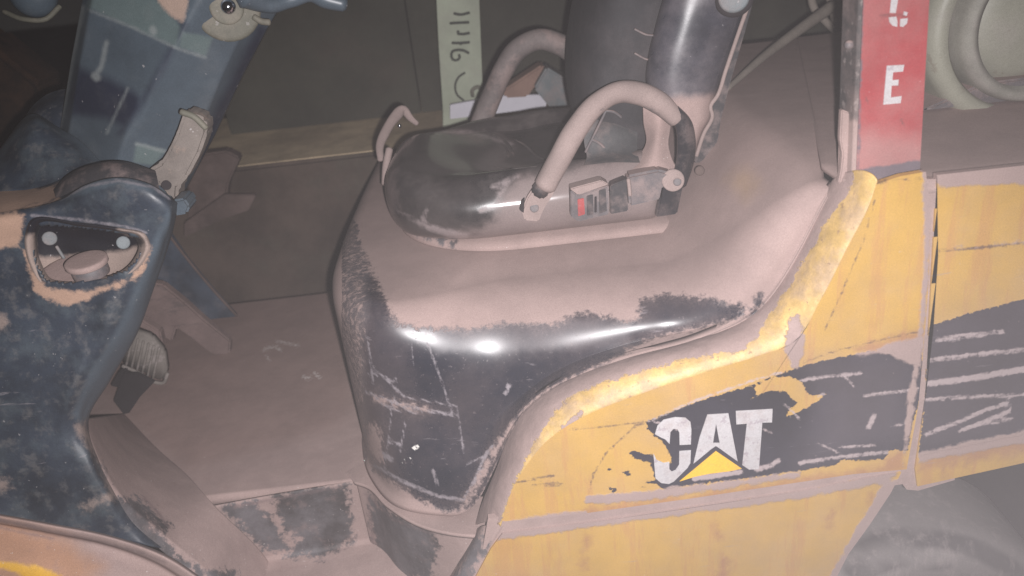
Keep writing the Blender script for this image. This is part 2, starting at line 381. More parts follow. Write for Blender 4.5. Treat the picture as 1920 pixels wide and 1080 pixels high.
def disc(name, c, r, h, m, parent=None, axis=None, n=28, bev=0.15):
    ax = np.array(axis if axis is not None else CAM-np.array(c), float); ax /= np.linalg.norm(ax)
    a = np.cross(ax, [0, 0, 1.0]); 
    if np.linalg.norm(a) < 1e-3: a = np.array([1.0, 0, 0])
    a /= np.linalg.norm(a); b = np.cross(a, ax)
    prof = [(r*0.98, -h), (r, -h*0.9), (r, -h*bev), (r*(1-bev*0.4), -h*bev*0.3), (r*(1-bev), 0), (r*0.4, 0.0), (0.001, 0.0)]
    rows = [[np.array(c)+ax*z+(a*math.cos(2*math.pi*j/n)+b*math.sin(2*math.pi*j/n))*q for j in range(n)] for q, z in prof]
    return sheet(name, rows, m, parent, closed=True, caps=True)
def ball(name, c, r, m, parent=None, sc=(1, 1, 1)):
    bm = bmesh.new(); bmesh.ops.create_uvsphere(bm, u_segments=28, v_segments=18, radius=r)
    for v in bm.verts: v.co = Vector((v.co.x*sc[0], v.co.y*sc[1], v.co.z*sc[2]))+Vector(c)
    me = bpy.data.meshes.new(name); bm.to_mesh(me); bm.free(); return link(name, me, m, parent)
def sm(x, a, b):
    t = min(max((x-a)/(b-a), 0), 1); return t*t*(3-2*t)

# ------------------------------------------------------------------ the setting behind
def struct(o): o['kind'] = 'structure'; return o
def boxmesh(name, lo_, hi, m, parent=None, bev=0.01):
    pts = [(lo_[0], lo_[1], lo_[2]), (hi[0], lo_[1], lo_[2]), (hi[0], lo_[1], hi[2]), (lo_[0], lo_[1], hi[2])]
    return prism(name, pts, hi[1]-lo_[1], m, parent, bev)
struct(sheet('ground', [[(-14, -6, 0), (14, -6, 0)], [(-14, 16, 0), (14, 16, 0)]], M['ground'], flip=False))
ledge = empty('concrete_ledge', (0, 1.5, 0), 'long dusty concrete ledge running behind the forklift', 'ledge')
boxmesh('ledge_block', (-1.9, 1.46, 0), (3.4, 2.2, 0.889), M['ledgeface'], ledge, 0.012)
boxmesh('ledge_top', (-1.9, 1.475, 0.8885), (3.4, 2.2, 0.892), M['ledge'], ledge, 0)
wl = empty('sheet_wall', (0, 2.2, 0), 'grimy green grey sheet wall standing on the concrete ledge', 'wall')
for i in range(6):
    x0 = -0.98+i*0.72
    boxmesh('wall_panel', (x0, 1.90+0.006*(i % 2), 0.894), (x0+0.716, 1.93, 2.6), M['wall'], wl, 0.003)
boxmesh('wall_rail', (-0.98, 1.875, 1.335), (3.3, 1.898, 1.36), M['wall'], wl, 0.004)
# rusty clutter far to the left
jk = empty('scrap_heap', (-2.2, 2.2, 0), 'dark rusty heap of scrap beyond the steering column', 'scrap')
for k in range(14):
    c = (-3.1+random.random()*1.3, 1.7+random.random()*0.8, 0.1+random.random()*1.1); s = 0.12+random.random()*0.2
    pts = [(c[0]+s*math.cos(a)*random.uniform(.7, 1.2), c[1], c[2]+s*math.sin(a)*random.uniform(.6, 1.2)) for a in [q*math.pi/3 for q in range(6)]]
    prism('scrap_lump', pts, 0.2, M['junk'], jk, 0.02)
blk = prism('steel_block', P([(352, 292), (425, 283), (450, 296), (428, 345), (420, 410), (352, 412)], 1.40), 0.05, M['brown'], None, 0.006)
tag(blk, 'dark reddish brown steel block against the ledge beside the steering column', 'block')
blk2 = prism('steel_plate', P([(420, 365), (480, 366), (465, 395), (420, 410), (345, 445), (345, 418)], 1.32), 0.02, M['brown'], None, 0.003)
tag(blk2, 'low dark plate below the reddish steel block', 'plate')

# pale green post with handwriting
gp = empty('marked_post', at(862, 215, Y=1.62), 'pale green steel post with handwritten digits behind the seat', 'post')
bx = P([(802, -350), (885, -350), (905, 170), (912, 300), (832, 300), (830, 200), (822, 80)], 1.60)
o = prism('post_body', bx, 0.10, M['greenpost'], gp, 0.004)
def stroke(nm, pts, wd, Y, m, par, k=14, cw=1562.0):
    r = wd/2*(Y+1.35)/cw
    return tube(nm, P(pts, Y), r, m, par, n=8, k=k, flat=0.25)
zz = 0.2129
def g(x, y): return (780+x*zz, y*zz)
for s in ([g(335,118), g(385,128), g(470,112)], [g(300,205), g(380,200), g(465,196)], [g(370,298), g(415,300), g(470,290)], [g(370,272), g(372,300)],
          [g(318,378), g(395,378), g(470,372)], [g(395,375), g(392,392)],
          [g(465,468), g(420,445), g(360,440), g(318,455), g(310,490), g(325,525), g(360,530), g(385,510), g(378,480)]):
    stroke('pen_mark', s, 4.6, 1.598, M['darkink'], gp)
hk = tube('post_notch', P([g(430,640), g(375,680), g(345,750), g(360,830), g(420,885)], 1.596), 0.0035, M['darkink'], gp, n=8, k=20, flat=0.5)
tube('post_hook', P([g(500,850), g(495,800), g(540,765), g(600,800), g(640,820)], 1.57), 0.006, M['hub'], gp, n=10, k=20)
# white board and blocks on the ledge
wb = prism('white_board', P([g(300,925), g(760,842), g(1150,835), g(1145,950), g(300,1050)], 1.50), 0.02, M['cream'], None, 0.002)
tag(wb, 'narrow white board lying behind the black seat cushion', 'board')
b1 = prism('rusty_block', P([g(760,800), g(1110,570), g(1190,650), g(1040,770), g(985,855), g(790,865)], 1.46), 0.08, mat('rusty_pink_brown', (0.24,0.15,0.12), 0.9), None, 0.006)
tag(b1, 'pinkish brown rusty block resting on the white board', 'block')
b2 = prism('grey_block', P([g(1040,780), g(1150,590), g(1310,690), g(1370,700), g(1460,930), g(1190,960)], 1.42), 0.10, M['bluegrey'], None, 0.006)
tag(b2, 'grey blue steel block leaning behind the backrest', 'block')
# ropes and the slanting rod behind the backrest
rd = tube('slanting_rod', P([(1362, 168, .70), (1430, 108, .85), (1500, 55, 1.0), (1560, 12, 1.1)], 1.1), [0.006, 0.010, 0.013, 0.016], M['rope'], None, k=30)
tag(rd, 'dusty slanting rod reaching from the hood towards the red post', 'rod')
for i, s in enumerate(([(1520, -30), (1525, 12), (1548, 40), (1572, 62)], [(1548, -30), (1562, 20), (1570, 60), (1582, 90)], [(1575, -30), (1570, 10), (1584, 50)])):
    t = tube('hanging_rope', P(s, 1.25), 0.011, M['rope'], None, k=24)
    tag(t, ['dusty rope strand hanging left of the red post, leftmost of three', 'middle dusty rope strand hanging left of the red post', 'short dusty rope strand hanging closest to the red post'][i], 'rope', 'ropes hanging beside the post')

# ------------------------------------------------------------------ THE FORKLIFT
fk = empty('forklift', (0, 0.6, 0), 'dusty black and yellow forklift with bare operator seat and red post', 'forklift')
# --- floor
def zs(pts, z): return [at(x, y, Z=z) for x, y in pts]
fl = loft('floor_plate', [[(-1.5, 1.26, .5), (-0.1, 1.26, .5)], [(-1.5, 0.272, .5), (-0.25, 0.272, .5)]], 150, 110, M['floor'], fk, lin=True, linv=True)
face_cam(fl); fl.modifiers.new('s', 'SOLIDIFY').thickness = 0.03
paint(fl, 'mat', [[(200, 500), (640, 500), (650, 640), (665, 760), (630, 800), (480, 845), (350, 878), (230, 780), (150, 650)]])  # shaded inner floor, painted as a soft-edged darker patch
paint(fl, 'scuff', lines=[([(495, 655), (515, 650), (525, 656)], 3.5), ([(520, 640), (560, 648)], 2), ([(568, 706), (580, 710)], 4), ([(590, 700), (600, 708)], 4), ([(500, 668), (505, 674)], 2)])
paint(fl, 'line', lines=[([(440, 950), (520, 935), (640, 912)], 3)])
# --- step riser, tread and base skirt
st0 = zs([(372, 954), (500, 930), (640, 906), (770, 884)], .499)
def dz(rows_, a, b): return [p+np.array([0, a, b]) for p in rows_]
st = loft('step_riser', [st0, dz(st0, -.002, -.004), dz(st0, .002, -.085), dz(st0, .004, -.170), dz(st0, -.002, -.178), dz(st0, -.03, -.182), dz(st0, -.16, -.187), dz(st0, -.17, -.197), dz(st0, -.17, -.3)], 110, 120, M['dustypink'], fk, linv=True)
face_cam(st); st.modifiers.new('s', 'SOLIDIFY').thickness = 0.01
paint(st, 'wear', [[(410, 950), (470, 938), (505, 965), (548, 1035), (505, 1035), (450, 990)], [(512, 930), (560, 920), (652, 908), (658, 975), (662, 1015), (600, 1045), (530, 1040), (560, 1012), (530, 990)]])
paint(st, 'line', lines=[([(440, 950), (520, 935), (640, 912)], 3)])
HB = [(668, 905), (685, 912), (725, 950), (790, 988), (860, 1004), (910, 1006), (945, 1000)]
top = zs(HB, .495)
bot = [np.array([p[0], p[1]+0.005, 0.20]) for p in top]
sk = loft('base_skirt', [top, [p+np.array([0, 0, -.1]) for p in top], bot], 120, 60, M['dustypink'], fk)
face_cam(sk); sk.modifiers.new('s', 'SOLIDIFY').thickness = 0.006
paint(sk, 'wear', [[(692, 932), (710, 945), (765, 978), (812, 990), (822, 1030), (805, 1085), (748, 1090), (715, 1050), (698, 1010)]])
paint(sk, 'line', lines=[([(684, 925), (740, 975), (800, 998), (860, 1004)], 3), ([(690, 930), (700, 1020), (735, 1075)], 4)])
ins = zs([(640, 880), (672, 855), (735, 900), (810, 945), (865, 950), (900, 930), (930, 930)], .498)
fr = loft('hood_flange', [ins, zs([(660, 899), (680, 895), (730, 933), (795, 970), (862, 986), (905, 985), (940, 980)], .503), zs([(664, 904), (683, 910), (725, 948), (790, 986), (860, 1002), (910, 1004), (945, 998)], .503)], 100, 24, M['dustypink'], fk)
face_cam(fr); fr.modifiers.new('s', 'SOLIDIFY').thickness = 0.008
be = loft('body_edge', [P([(895, 990, .07), (868, 1040, .07), (838, 1090, .07), (800, 1150, .07)]), P([(915, 985, .02), (880, 1050, .02), (850, 1100, .02), (815, 1160, .02)]), P([(940, 985, .004), (918, 1020, .004), (890, 1085, .004), (860, 1160, .004)]), P([(960, 990, .03), (940, 1030, .03), (910, 1090, .03), (880, 1160, .03)])], 70, 40, M['dustypink'], fk)
face_cam(be)
paint(be, 'wear', [[(884, 1002), (914, 1010), (908, 1035), (878, 1085), (845, 1095), (868, 1045)]])
# --- hood
OUT = [(-.360, 1.22), (-.378, .85), (-.384, .55), (-.378, .40), (-.345, .27), (-.28, .17), (-.17, .125), (-.05, .105), (.12, .095), (.28, .09), (.42, .088), (.55, .088)]
BE = [(904, 942), (930, 880), (957, 812), (990, 765), (1034, 730), (1100, 698), (1174, 672), (1294, 639), (1390, 600), (1438, 562), (1490, 480), (1530, 400), (1562, 335), (1600, 290)]
BEW = np.array([at(x, y, Y=.088) for x, y in BE])
def zbot(x, y):
    if x < BEW[0][0]: return 0.503 + 0.0 if x < -.165 else 0.503+(BEW[0][2]-.503)*((x+.165)/(BEW[0][0]+.165))**1.6
    return float(np.interp(x, BEW[:, 0], BEW[:, 2]))
def ztop(x): return .955+.200*sm(x, .28, .545)
NS, TT = 300, []
oc = crom([(a, b, 0) for a, b in OUT], NS)
def smooth_run(v, r=14):
    v = np.array(v); p = np.concatenate([np.full(r, v[0]), v, np.full(r, v[-1])]); k_ = np.hanning(2*r+1); return np.convolve(p, k_/k_.sum(), 'valid')
SD = smooth_run([sm(p[0], -.34, .0) for p in oc], 10)
ZB = smooth_run([zbot(p[0], p[1]) for p in oc], 6)
RV = smooth_run([min(.060+.175*SD[i], (ztop(p[0])-ZB[i])*.90) for i, p in enumerate(oc)], 20)
grid = []
for k in range(NS):
    p = oc[k]; t = oc[min(k+1, NS-1)]-oc[max(k-1, 0)]; t /= np.linalg.norm(t); n = np.array([t[1], -t[0], 0])   # outward
    if n[0]*(-1)+n[1]*(-1) < 0 and k > 3: n = -n
    zt = ztop(p[0]); zb = ZB[k]
    side = SD[k]
    rh = (.050+.120*side)*(1-.75*sm(p[0], .30, .52)); rv = min(RV[k], (zt-zb)*.94)
    inner = np.array([-.1+1.0*max(0, (k-NS*.30)/(NS*.70)), 1.22, 0]); inner[2] = ztop(inner[0])
    col = []
    hol = .036*side*(1-sm(p[0], .25, .45)); a0 = p - n*(rh+hol)
    for j in range(34):
        u = j/34; q = inner*(1-u)+np.array([a0[0], a0[1], 0])*u; q[2] = ztop(q[0])-.022*side*max(0, (u-.72)/.28)**2; col.append(q)
    for j in range(26):
        th = j/26*math.pi/2
        dz_ = .022*side; rv_ = rv-dz_*.9
        q = a0 + n*rh*math.sin(th)**.93
        col.append(np.array([q[0], q[1], zt-dz_-rv_*(1-math.cos(th)**.93)]))
    # wall: slight hollow then flared lip
    zw = zt-dz_-rv_
    for j in range(41):
        u = j/40; z = zw+(zb-zw)*u
        fl_ = -hol*(1-sm(u, .30, .80)) + .010*sm(u, .93, 1.0)
        q = p + n*fl_; col.append(np.array([q[0], q[1], z]))
    q = p - n*.012; col.append(np.array([q[0], q[1], zb-.001]))
    grid.append(col)
hd = sheet('engine_hood', grid, M['hood'], fk); face_cam(hd)
hd.modifiers.new('s', 'SOLIDIFY').thickness = 0.004
BLACKP = [(684, 470), (700, 520), (728, 575), (742, 606), (800, 614), (880, 618), (950, 606), (1040, 608), (1095, 584), (1130, 592), (1175, 604), (1196, 596), (1200, 560), (1260, 552), (1330, 560), (1395, 575), (1392, 596), (1330, 610), (1250, 628), (1180, 652), (1165, 668), (1060, 722), (990, 775), (950, 840), (915, 905), (885, 950), (840, 962), (775, 930), (700, 882), (682, 830), (674, 700), (676, 590)]
paint(hd, 'dust', [BLACKP, [(1405, 600), (1418, 555), (1430, 550), (1424, 605), (1412, 612)]], inv=True)
hv = np.empty(len(hd.data.vertices)*3); hd.data.vertices.foreach_get('co', hv); hv = hv.reshape(-1, 3); hp = topx(hv)
dv = -sdf(hp, [BLACKP, [(1405, 600), (1418, 555), (1430, 550), (1424, 605), (1412, 612)]])
ex = sdf(hp, [[(690, 795), (712, 800), (716, 868), (702, 862), (690, 840)]], [([(870, 945), (900, 900), (930, 840), (968, 790), (1010, 745), (1080, 708), (1165, 672)], 9), ([(700, 745), (760, 762), (800, 768)], 5)])  # dust patch and streak; the long line paints the lip's highlight as dust
fg = sdf(hp, [[(640, 380), (672, 420), (690, 520), (682, 640), (684, 760), (690, 870), (640, 880)]])   # front edge strip stays half bare
dv = np.maximum(dv, ex)
dv = np.where(fg > 0, np.minimum(dv, -0.2), dv)
hd.data.attributes['dust'].data.foreach_set('value', dv.astype(np.float32))
paint(hd, 'smudge', [[(640, 330), (690, 340), (694, 480), (684, 640), (684, 760), (700, 890), (640, 900)], [(730, 600), (1180, 600), (1180, 650), (820, 660)]])
paint(hd, 'scratch', lines=[([(686, 735), (730, 752), (790, 768), (850, 778)], 6), ([(706, 752), (735, 768), (790, 775)], 4), ([(700, 872), (760, 905), (820, 930), (870, 938)], 6),
    ([(870, 935), (890, 900), (912, 850), (925, 835)], 5), ([(770, 640), (775, 700)], 2.5), ([(812, 880), (820, 910)], 5), ([(700, 690), (760, 745), (850, 760)], 3), ([(855, 760), (870, 850)], 3), ([(745, 700), (720, 880)], 2.5),
    ([(875, 870), (920, 850)], 3), ([(730, 830), (750, 832)], 6), ([(715, 850), (735, 862)], 9), ([(690, 640), (700, 720)], 3), ([(948, 740), (955, 720)], 8), ([(800, 640), (830, 720), (845, 770)], 2.5), ([(890, 905), (905, 880)], 6), ([(690, 700), (740, 712)], 3), ([(760, 790), (750, 850)], 3)])
paint(hd, 'chip', [[(772, 838), (782, 832), (788, 842), (776, 844)], [(766, 858), (776, 853), (772, 862)]], [([(752, 870), (760, 860)], 3)])
paint(hd, 'stain', [[(1360, 335), (1400, 315), (1425, 345), (1400, 375)]])
# --- rear deck behind / beside the red post
rdk = loft('rear_deck', [[(.890, 1.22, 1.1540), (3.2, 1.22, 1.1540)], [(.546, .135, 1.1540), (3.2, .135, 1.1540)], [(.552, .05, 1.1540), (3.2, .03, 1.1540)], [(.61, .006, 1.149), (3.2, .006, 1.149)], [(.61, .001, 1.135), (3.2, .001, 1.135)]], 120, 100, M['hood'], fk, linv=True)
face_cam(rdk); rdk.modifiers.new('s', 'SOLIDIFY').thickness = 0.01
paint(rdk, 'dust', const=8)
# --- lip between hood and side panel
B0 = [(890, 985), (904, 942), (930, 880), (957, 812), (990, 765), (1034, 730), (1100, 698), (1174, 672), (1294, 639), (1390, 600), (1438, 562), (1490, 480), (1530, 400), (1562, 335)]
T0 = [(938, 985), (948, 950), (965, 908), (990, 868), (1018, 834), (1055, 804), (1101, 778), (1198, 740), (1342, 692), (1420, 668), (1488, 642), (1540, 560), (1590, 462), (1632, 380), (1645, 338)]
rb = crom(P(B0, .092), 150); rt = crom(P(T0, .0), 150)
rows = []
for u, f_, b_ in ((-.05, 0, -.03), (0.0, 0, 0), (.12, .10, .010), (.3, .28, .020), (.5, .47, .024), (.7, .68, .021), (.86, .86, .012), (.95, .95, .005), (1, 1, 0), (1.0, 1.0, -.012)):
    nrm = np.array([0, -.55, .83])
    rows.append(rb*(1-f_)+rt*f_+nrm*b_)
lp = loft('fender_lip', rows, 240, 60, M['lip'], fk); face_cam(lp); lp.modifiers.new('s', 'SOLIDIFY').thickness = 0.003
DB = [(932, 985), (945, 955), (965, 905), (995, 841), (1043, 766), (1082, 735), (1174, 704), (1294, 672), (1390, 658), (1425, 625), (1438, 600), (1477, 542), (1520, 470), (1560, 400), (1600, 345), (1600, 200), (800, 200), (800, 1100), (920, 1100)]
paint(lp, 'dust', [DB, [(1470, 655), (1480, 600), (1500, 590), (1508, 640), (1500, 680)]], [([(1060, 800), (1090, 775)], 6)])
# --- yellow side panel (upper)
_tw = topx(np.array(crom(P(T0, .0), 150)))
SIDE = [tuple(q) for q in _tw[12::2]] + [(1690, 330), (1736, 322), (1745, 400), (1742, 520), (1733, 640), (1722, 760), (1700, 880), (1600, 889), (1500, 904), (1300, 934), (1100, 962), (1000, 973), (941, 978)]
sp = panel('side_panel', SIDE, 0.0, M['yellow'], fk, step=0.005)
def q8(x, y): return (1100+x*.4815, 560+y*.4815)
DEC = [q8(232,478), q8(330,440), q8(480,385), q8(620,345), q8(760,290), q8(840,262), q8(1000,225), q8(1110,205), q8(1230,215), q8(1300,190), q8(1310,300), q8(1295,400), q8(1270,480), q8(1250,590), q8(1180,590), q8(1160,625), q8(1040,630), q8(1000,625), q8(960,650), q8(830,668), q8(700,690), q8(560,708), q8(400,725), q8(330,738), q8(290,742), q8(275,722), q8(262,690), q8(250,640), q8(185,620), q8(162,602), q8(180,592), q8(225,602), q8(262,598), q8(240,540)]
HOLE = [[q8(150,500), q8(236,505), q8(262,535), q8(290,550), q8(308,575), q8(326,610), q8(332,640), q8(300,642), q8(272,630), q8(256,608), q8(225,600), q8(182,590), q8(150,560)], [q8(640,392), q8(665,372), q8(650,345), q8(700,315), q8(790,298), q8(840,330), q8(856,365), q8(880,376), q8(942,370), q8(890,405), q8(830,438), q8(775,462), q8(790,430), q8(830,400), q8(800,392), q8(775,362), q8(700,360)]]
paint(sp, 'decal', [DEC, [(1190, 858), (1182, 850), (1196, 848)], [q8(135,676), q8(160,672), q8(172,684), q8(150,688)], [q8(75,728), q8(95,738), q8(118,738), q8(108,756)], [q8(218,732), q8(232,730), q8(226,742)], [q8(992,740), q8(1068,722), q8(1040,748), q8(1000,756)]], lines=[([q8(235,714), q8(300,712)], 5), ([q8(85,665), q8(105,668)], 3)], minus=HOLE)
paint(sp, 'film_veil', [[q8(820,220), q8(1300,190), q8(1260,560), q8(1000,620), q8(850,640), q8(900,450)]])
paint(sp, 'scratch', lines=[([q8(835,318), q8(940,302), q8(1070,290)], 5), ([q8(1080,378), q8(1180,366), q8(1290,352)], 5), ([q8(1100,500), q8(1118,455)], 9), ([q8(980,578), q8(1120,570)], 4), ([q8(660,665), q8(720,650), q8(745,630)], 8), ([q8(830,640), q8(990,615), q8(1170,598)], 6), ([q8(770,410), q8(830,470)], 3), ([q8(900,380), q8(925,370)], 3),
    ([q8(690,510), q8(720,520)], 3), ([q8(1190,500), q8(1250,480)], 3), ([q8(420,700), q8(600,675)], 9), ([q8(240,478), q8(420,398), q8(640,320), q8(760,285)], 3.5), ([q8(1000,300), q8(1040,340)], 2.5), ([q8(900,560), q8(980,600)], 3), ([(1225, 790), (1270, 805)], 3)])
paint(sp, 'mark', lines=[([(1105, 925), (1112, 890), (1140, 845), (1190, 800), (1215, 790)], 2), ([(1060, 806), (1130, 800), (1215, 790)], 2), ([(968, 905), (1010, 896), (1040, 892)], 3.5), ([(1000, 910), (1045, 905)], 3), ([(1015, 905), (1025, 912), (1055, 908)], 3), ([(1640, 375), (1620, 450), (1560, 590), (1545, 620)], 1.6), ([(1505, 680), (1560, 660), (1640, 640), (1730, 620)], 2), ([(1600, 352), (1680, 338), (1730, 335)], 2)])
paint(sp, 'rust', [[(1600, 655), (1735, 615), (1735, 640), (1640, 665)], [(1010, 975), (1100, 955), (1690, 872), (1690, 882), (1100, 968)], [(1660, 860), (1690, 845), (1700, 880), (1660, 885)]])
paint(sp, 'dust', [[(1472, 655), (1478, 600), (1498, 588), (1510, 640), (1498, 690), (1485, 690)], [(1590, 668), (1650, 650), (1735, 628), (1728, 690), (1700, 680), (1660, 664)], [(1095, 945), (1100, 930), (1210, 920), (1340, 905), (1500, 885), (1500, 895), (1340, 918), (1200, 940)],
    [(1730, 300), (1760, 300), (1730, 640), (1712, 780), (1690, 900), (1700, 760), (1722, 630), (1733, 500)], [(930, 980), (1100, 956), (1100, 964), (930, 992)]])
# letters on the panel
def letter(nm, pts, m, par, Y, th=0.0012, conv=q8):
    return prism(nm, P([conv(*p) for p in pts], Y), th, m, par, 0)
Lp = -0.0012
letter('decal_letter', [(266,528),(276,495),(300,472),(345,462),(385,464),(404,480),(408,510),(406,568),(362,570),(361,522),(353,508),(338,507),(326,520),(323,566),(306,548),(288,540)], M['white'], sp, Lp)
letter('decal_letter', [(260,602),(272,628),(300,640),(322,636),(322,664),(332,674),(346,668),(360,648),(361,594),(406,591),(404,640),(392,660),(340,712),(320,722),(290,718),(268,700)], M['white'], sp, Lp)
bmA = [(470,452),(552,447),(588,634),(516,582),(518,563),(504,488),(492,563),(490,582),(416,643),(440,540)]
letter('decal_letter', bmA, M['white'], sp, Lp)
letter('decal_letter', [(490,583),(492,562),(517,562),(517,583),(503,574)], M['white'], sp, Lp)
letter('decal_letter', [(581,438),(724,430),(722,482),(684,483),(671,664),(633,666),(606,648),(624,487),(583,490)], M['white'], sp, Lp)
letter('decal_triangle', [(504,594),(560,632),(604,662),(560,672),(480,682),(420,694),(362,712)], M['amber'], sp, Lp)
# --- backing strips seen in the joints
panel('joint_backing', [(915, 972), (1100, 950), (1500, 892), (1710, 862), (1712, 905), (1500, 935), (1100, 988), (905, 1030)], 0.005, M['dustypink'], fk, step=0.03)
panel('joint_backing', [(1708, 336), (1830, 335), (1830, 500), (1820, 650), (1800, 780), (1790, 900), (1722, 920), (1700, 918), (1670, 880), (1680, 760), (1700, 560), (1705, 340)], 0.0042, M['dustypink'], fk, step=0.03)
# --- right hand yellow panel
rp = panel('rear_panel', [(1757, 328), (2150, 285), (2150, 800), (1920, 868), (1720, 912), (1716, 880), (1734, 760), (1750, 620), (1759, 480)], 0.0, M['yellow'], fk, step=0.007)
paint(rp, 'decal', [[(1742, 612), (1800, 592), (1920, 560), (2200, 490), (2200, 800), (1920, 815), (1722, 855), (1735, 740)]])
paint(rp, 'film_veil', [[(1700, 560), (2200, 480), (2200, 850), (1700, 860)]])
paint(rp, 'scratch', lines=[([(1757, 638), (1800, 630), (1880, 622)], 7), ([(1740, 676), (1800, 668), (1925, 655)], 8), ([(1735, 720), (1800, 712), (1925, 692)], 11), ([(1730, 750), (1800, 745), (1925, 740)], 6), ([(1735, 815), (1800, 790), (1850, 768), (1890, 755), (1895, 770), (1860, 785), (1800, 808)], 7),
    ([(1820, 800), (1900, 785)], 5), ([(1780, 640), (1850, 628)], 4)])
paint(rp, 'mark', lines=[([(1757, 470), (1820, 466), (1925, 456)], 5)])
paint(rp, 'rust', [[(1722, 862), (1925, 818), (1925, 845), (1830, 862), (1720, 885)]], lines=[([(1770, 860), (1768, 895)], 10), ([(1815, 850), (1812, 870)], 14)])
paint(rp, 'dust', [[(1740, 300), (2150, 250), (2150, 318), (1920, 345), (1757, 350)], [(1722, 848), (1925, 806), (2100, 770), (2100, 790), (1925, 830), (1722, 866)]], lines=[([(1790, 466), (1925, 452)], 3)])
# --- lower yellow body
CR = [(1692, 888), (1670, 925), (1630, 985), (1590, 1040), (1560, 1100), (1545, 1180)]
lb = panel('lower_body', [(942, 1001), (1100, 981), (1300, 952), (1500, 922), (1600, 902), (1690, 886)] + CR[1:] + [(850, 1180), (890, 1085), (920, 1030)], 0.0, M['yellow'], fk, step=0.009)
paint(lb, 'rust', lines=[([(1638, 930), (1634, 990)], 8), ([(1340, 980), (1350, 1010)], 6), ([(1358, 1050), (1350, 1100)], 14), ([(1100, 1010), (1095, 1060)], 10), ([(1560, 960), (1555, 990)], 8)])
paint(lb, 'dust', [[(900, 1020), (942, 995), (1300, 948), (1500, 918), (1690, 880), (1660, 905), (1500, 935), (1300, 962), (1000, 1004)], [(1600, 1000), (1660, 900), (1690, 900), (1560, 1100), (1545, 1100)]])
# wheel arch backing and tyre
wc = at(1735, 1235, Y=.06)
ry = 0.333
def lathe(nm, c, prof, m, par, n=72):
    rows = [[(c[0]+r*math.cos(2*math.pi*j/n), c[1]+y, c[2]+r*math.sin(2*math.pi*j/n)) for j in range(n)] for r, y in prof]
    return sheet(nm, rows, m, par, closed=True)
wh = empty('rear_wheel', (0, 0, 0), '', '')
bpy.data.objects.remove(wh)
tw = lathe('rear_tyre', wc, [(.10, .03), (.125, .022), (.140, .004), (.152, .0), (.160, .006), (.168, .002), (.178, .012), (.20, .016), (.23, .012), (.262, .008), (.29, .012), (.315, .03), (.325, .07), (.328, .25)], M['tyre'], fk)
face_cam(tw)
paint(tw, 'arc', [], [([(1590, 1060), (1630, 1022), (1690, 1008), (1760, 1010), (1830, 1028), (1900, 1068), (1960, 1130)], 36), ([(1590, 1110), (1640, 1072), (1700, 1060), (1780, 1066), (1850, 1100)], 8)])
lathe('wheel_rim', wc, [(.145, .03), (.135, .05), (.09, .06), (.05, .03), (.001, .028)], M['grey'], tw)
hs = panel('arch_liner', [(1500, 1250), (1540, 1100), (1600, 960), (1680, 860), (1780, 800), (2200, 780), (2200, 1300)], 0.36, M['gap'], fk, step=0.2)
# --- red post
PB = [(1606, 336), (1727, 322), (1747, -60), (1620, -60)]
pf = P([(1606, 345), (1727, 322), (1765, -400), (1635, -400)], .045)
x0, x1 = .568, .672
pb = [np.array([pf[0][0], .045, 1.12]), np.array([pf[1][0], .045, 1.12]), pf[2], pf[3]]
grid = [[pb[0]*(1-u)*(1-v)+pb[1]*u*(1-v)+pb[2]*u*v+pb[3]*(1-u)*v for u in np.linspace(0, 1, 30)] for v in np.linspace(0, 1, 160)]
po = sheet('guard_post', grid, M['red'], fk, smooth=False); face_cam(po); po.modifiers.new('s', 'SOLIDIFY').thickness = 0.004
paint(po, 'edge', [[(1590, 320), (1735, 300), (1740, 345), (1590, 360)]], [([(1617, 0), (1608, 330)], 4)])
paint(po, 'scratch', lines=[([(1650, 30), (1690, 28), (1705, 33)], 4), ([(1620, 175), (1628, 195)], 2), ([(1690, 225), (1695, 235)], 3), ([(1660, 145), (1685, 160)], 2.5)])
paint(po, 'dust', [[(1560, 240), (1740, 260), (1740, 380), (1580, 380)]])
sidep = [[pb[0]+np.array([-.001, .0, 0]), pb[3]+np.array([-.001, .0, 0])], [pb[0]+np.array([-.006, .004, 0]), pb[3]+np.array([-.006, .004, 0])], [pb[0]+np.array([-.012, .045, 0]), pb[3]+np.array([-.012, .045, 0])]]
ps = loft('post_side', sidep, 60, 30, M['postside'], fk, linv=True, lin=True); face_cam(ps)
ps.modifiers.new('s', 'SOLIDIFY').thickness = 0.003
paint(ps, 'dust', [[(1500, 210), (1640, 230), (1640, 420), (1500, 420)]])
def q7(x, y): return (1300+x*.3704, y*.3704)
LY = .0436
for pts in ([(980,333),(1068,328),(1062,362),(1012,366),(1008,406),(1040,403),(1037,432),(1004,434),(1000,494),(1055,486),(1050,522),(962,530)],
            [(996,-60),(1038,-60),(1036,0),(1025,66),(995,66),(1002,0)], [(990,88),(1028,84),(1034,112),(1032,136),(1008,130),(993,112)], [(1048,96),(1086,92),(1082,118),(1062,136),(1046,134)], [(1066,58),(1086,62),(1080,80),(1064,76)]):
    letter('post_letter', pts, M['white'], po, LY, .0012, q7)
br = prism('post_bracket', P([(1578, 205), (1604, 215), (1606, 338), (1572, 345), (1577, 320), (1580, 290), (1575, 262)], .062), 0.012, M['dustypink'], fk, 0.002)
bl = ball('post_bolt', at(1592, 84, Y=.055), .007, M['grey'], fk)
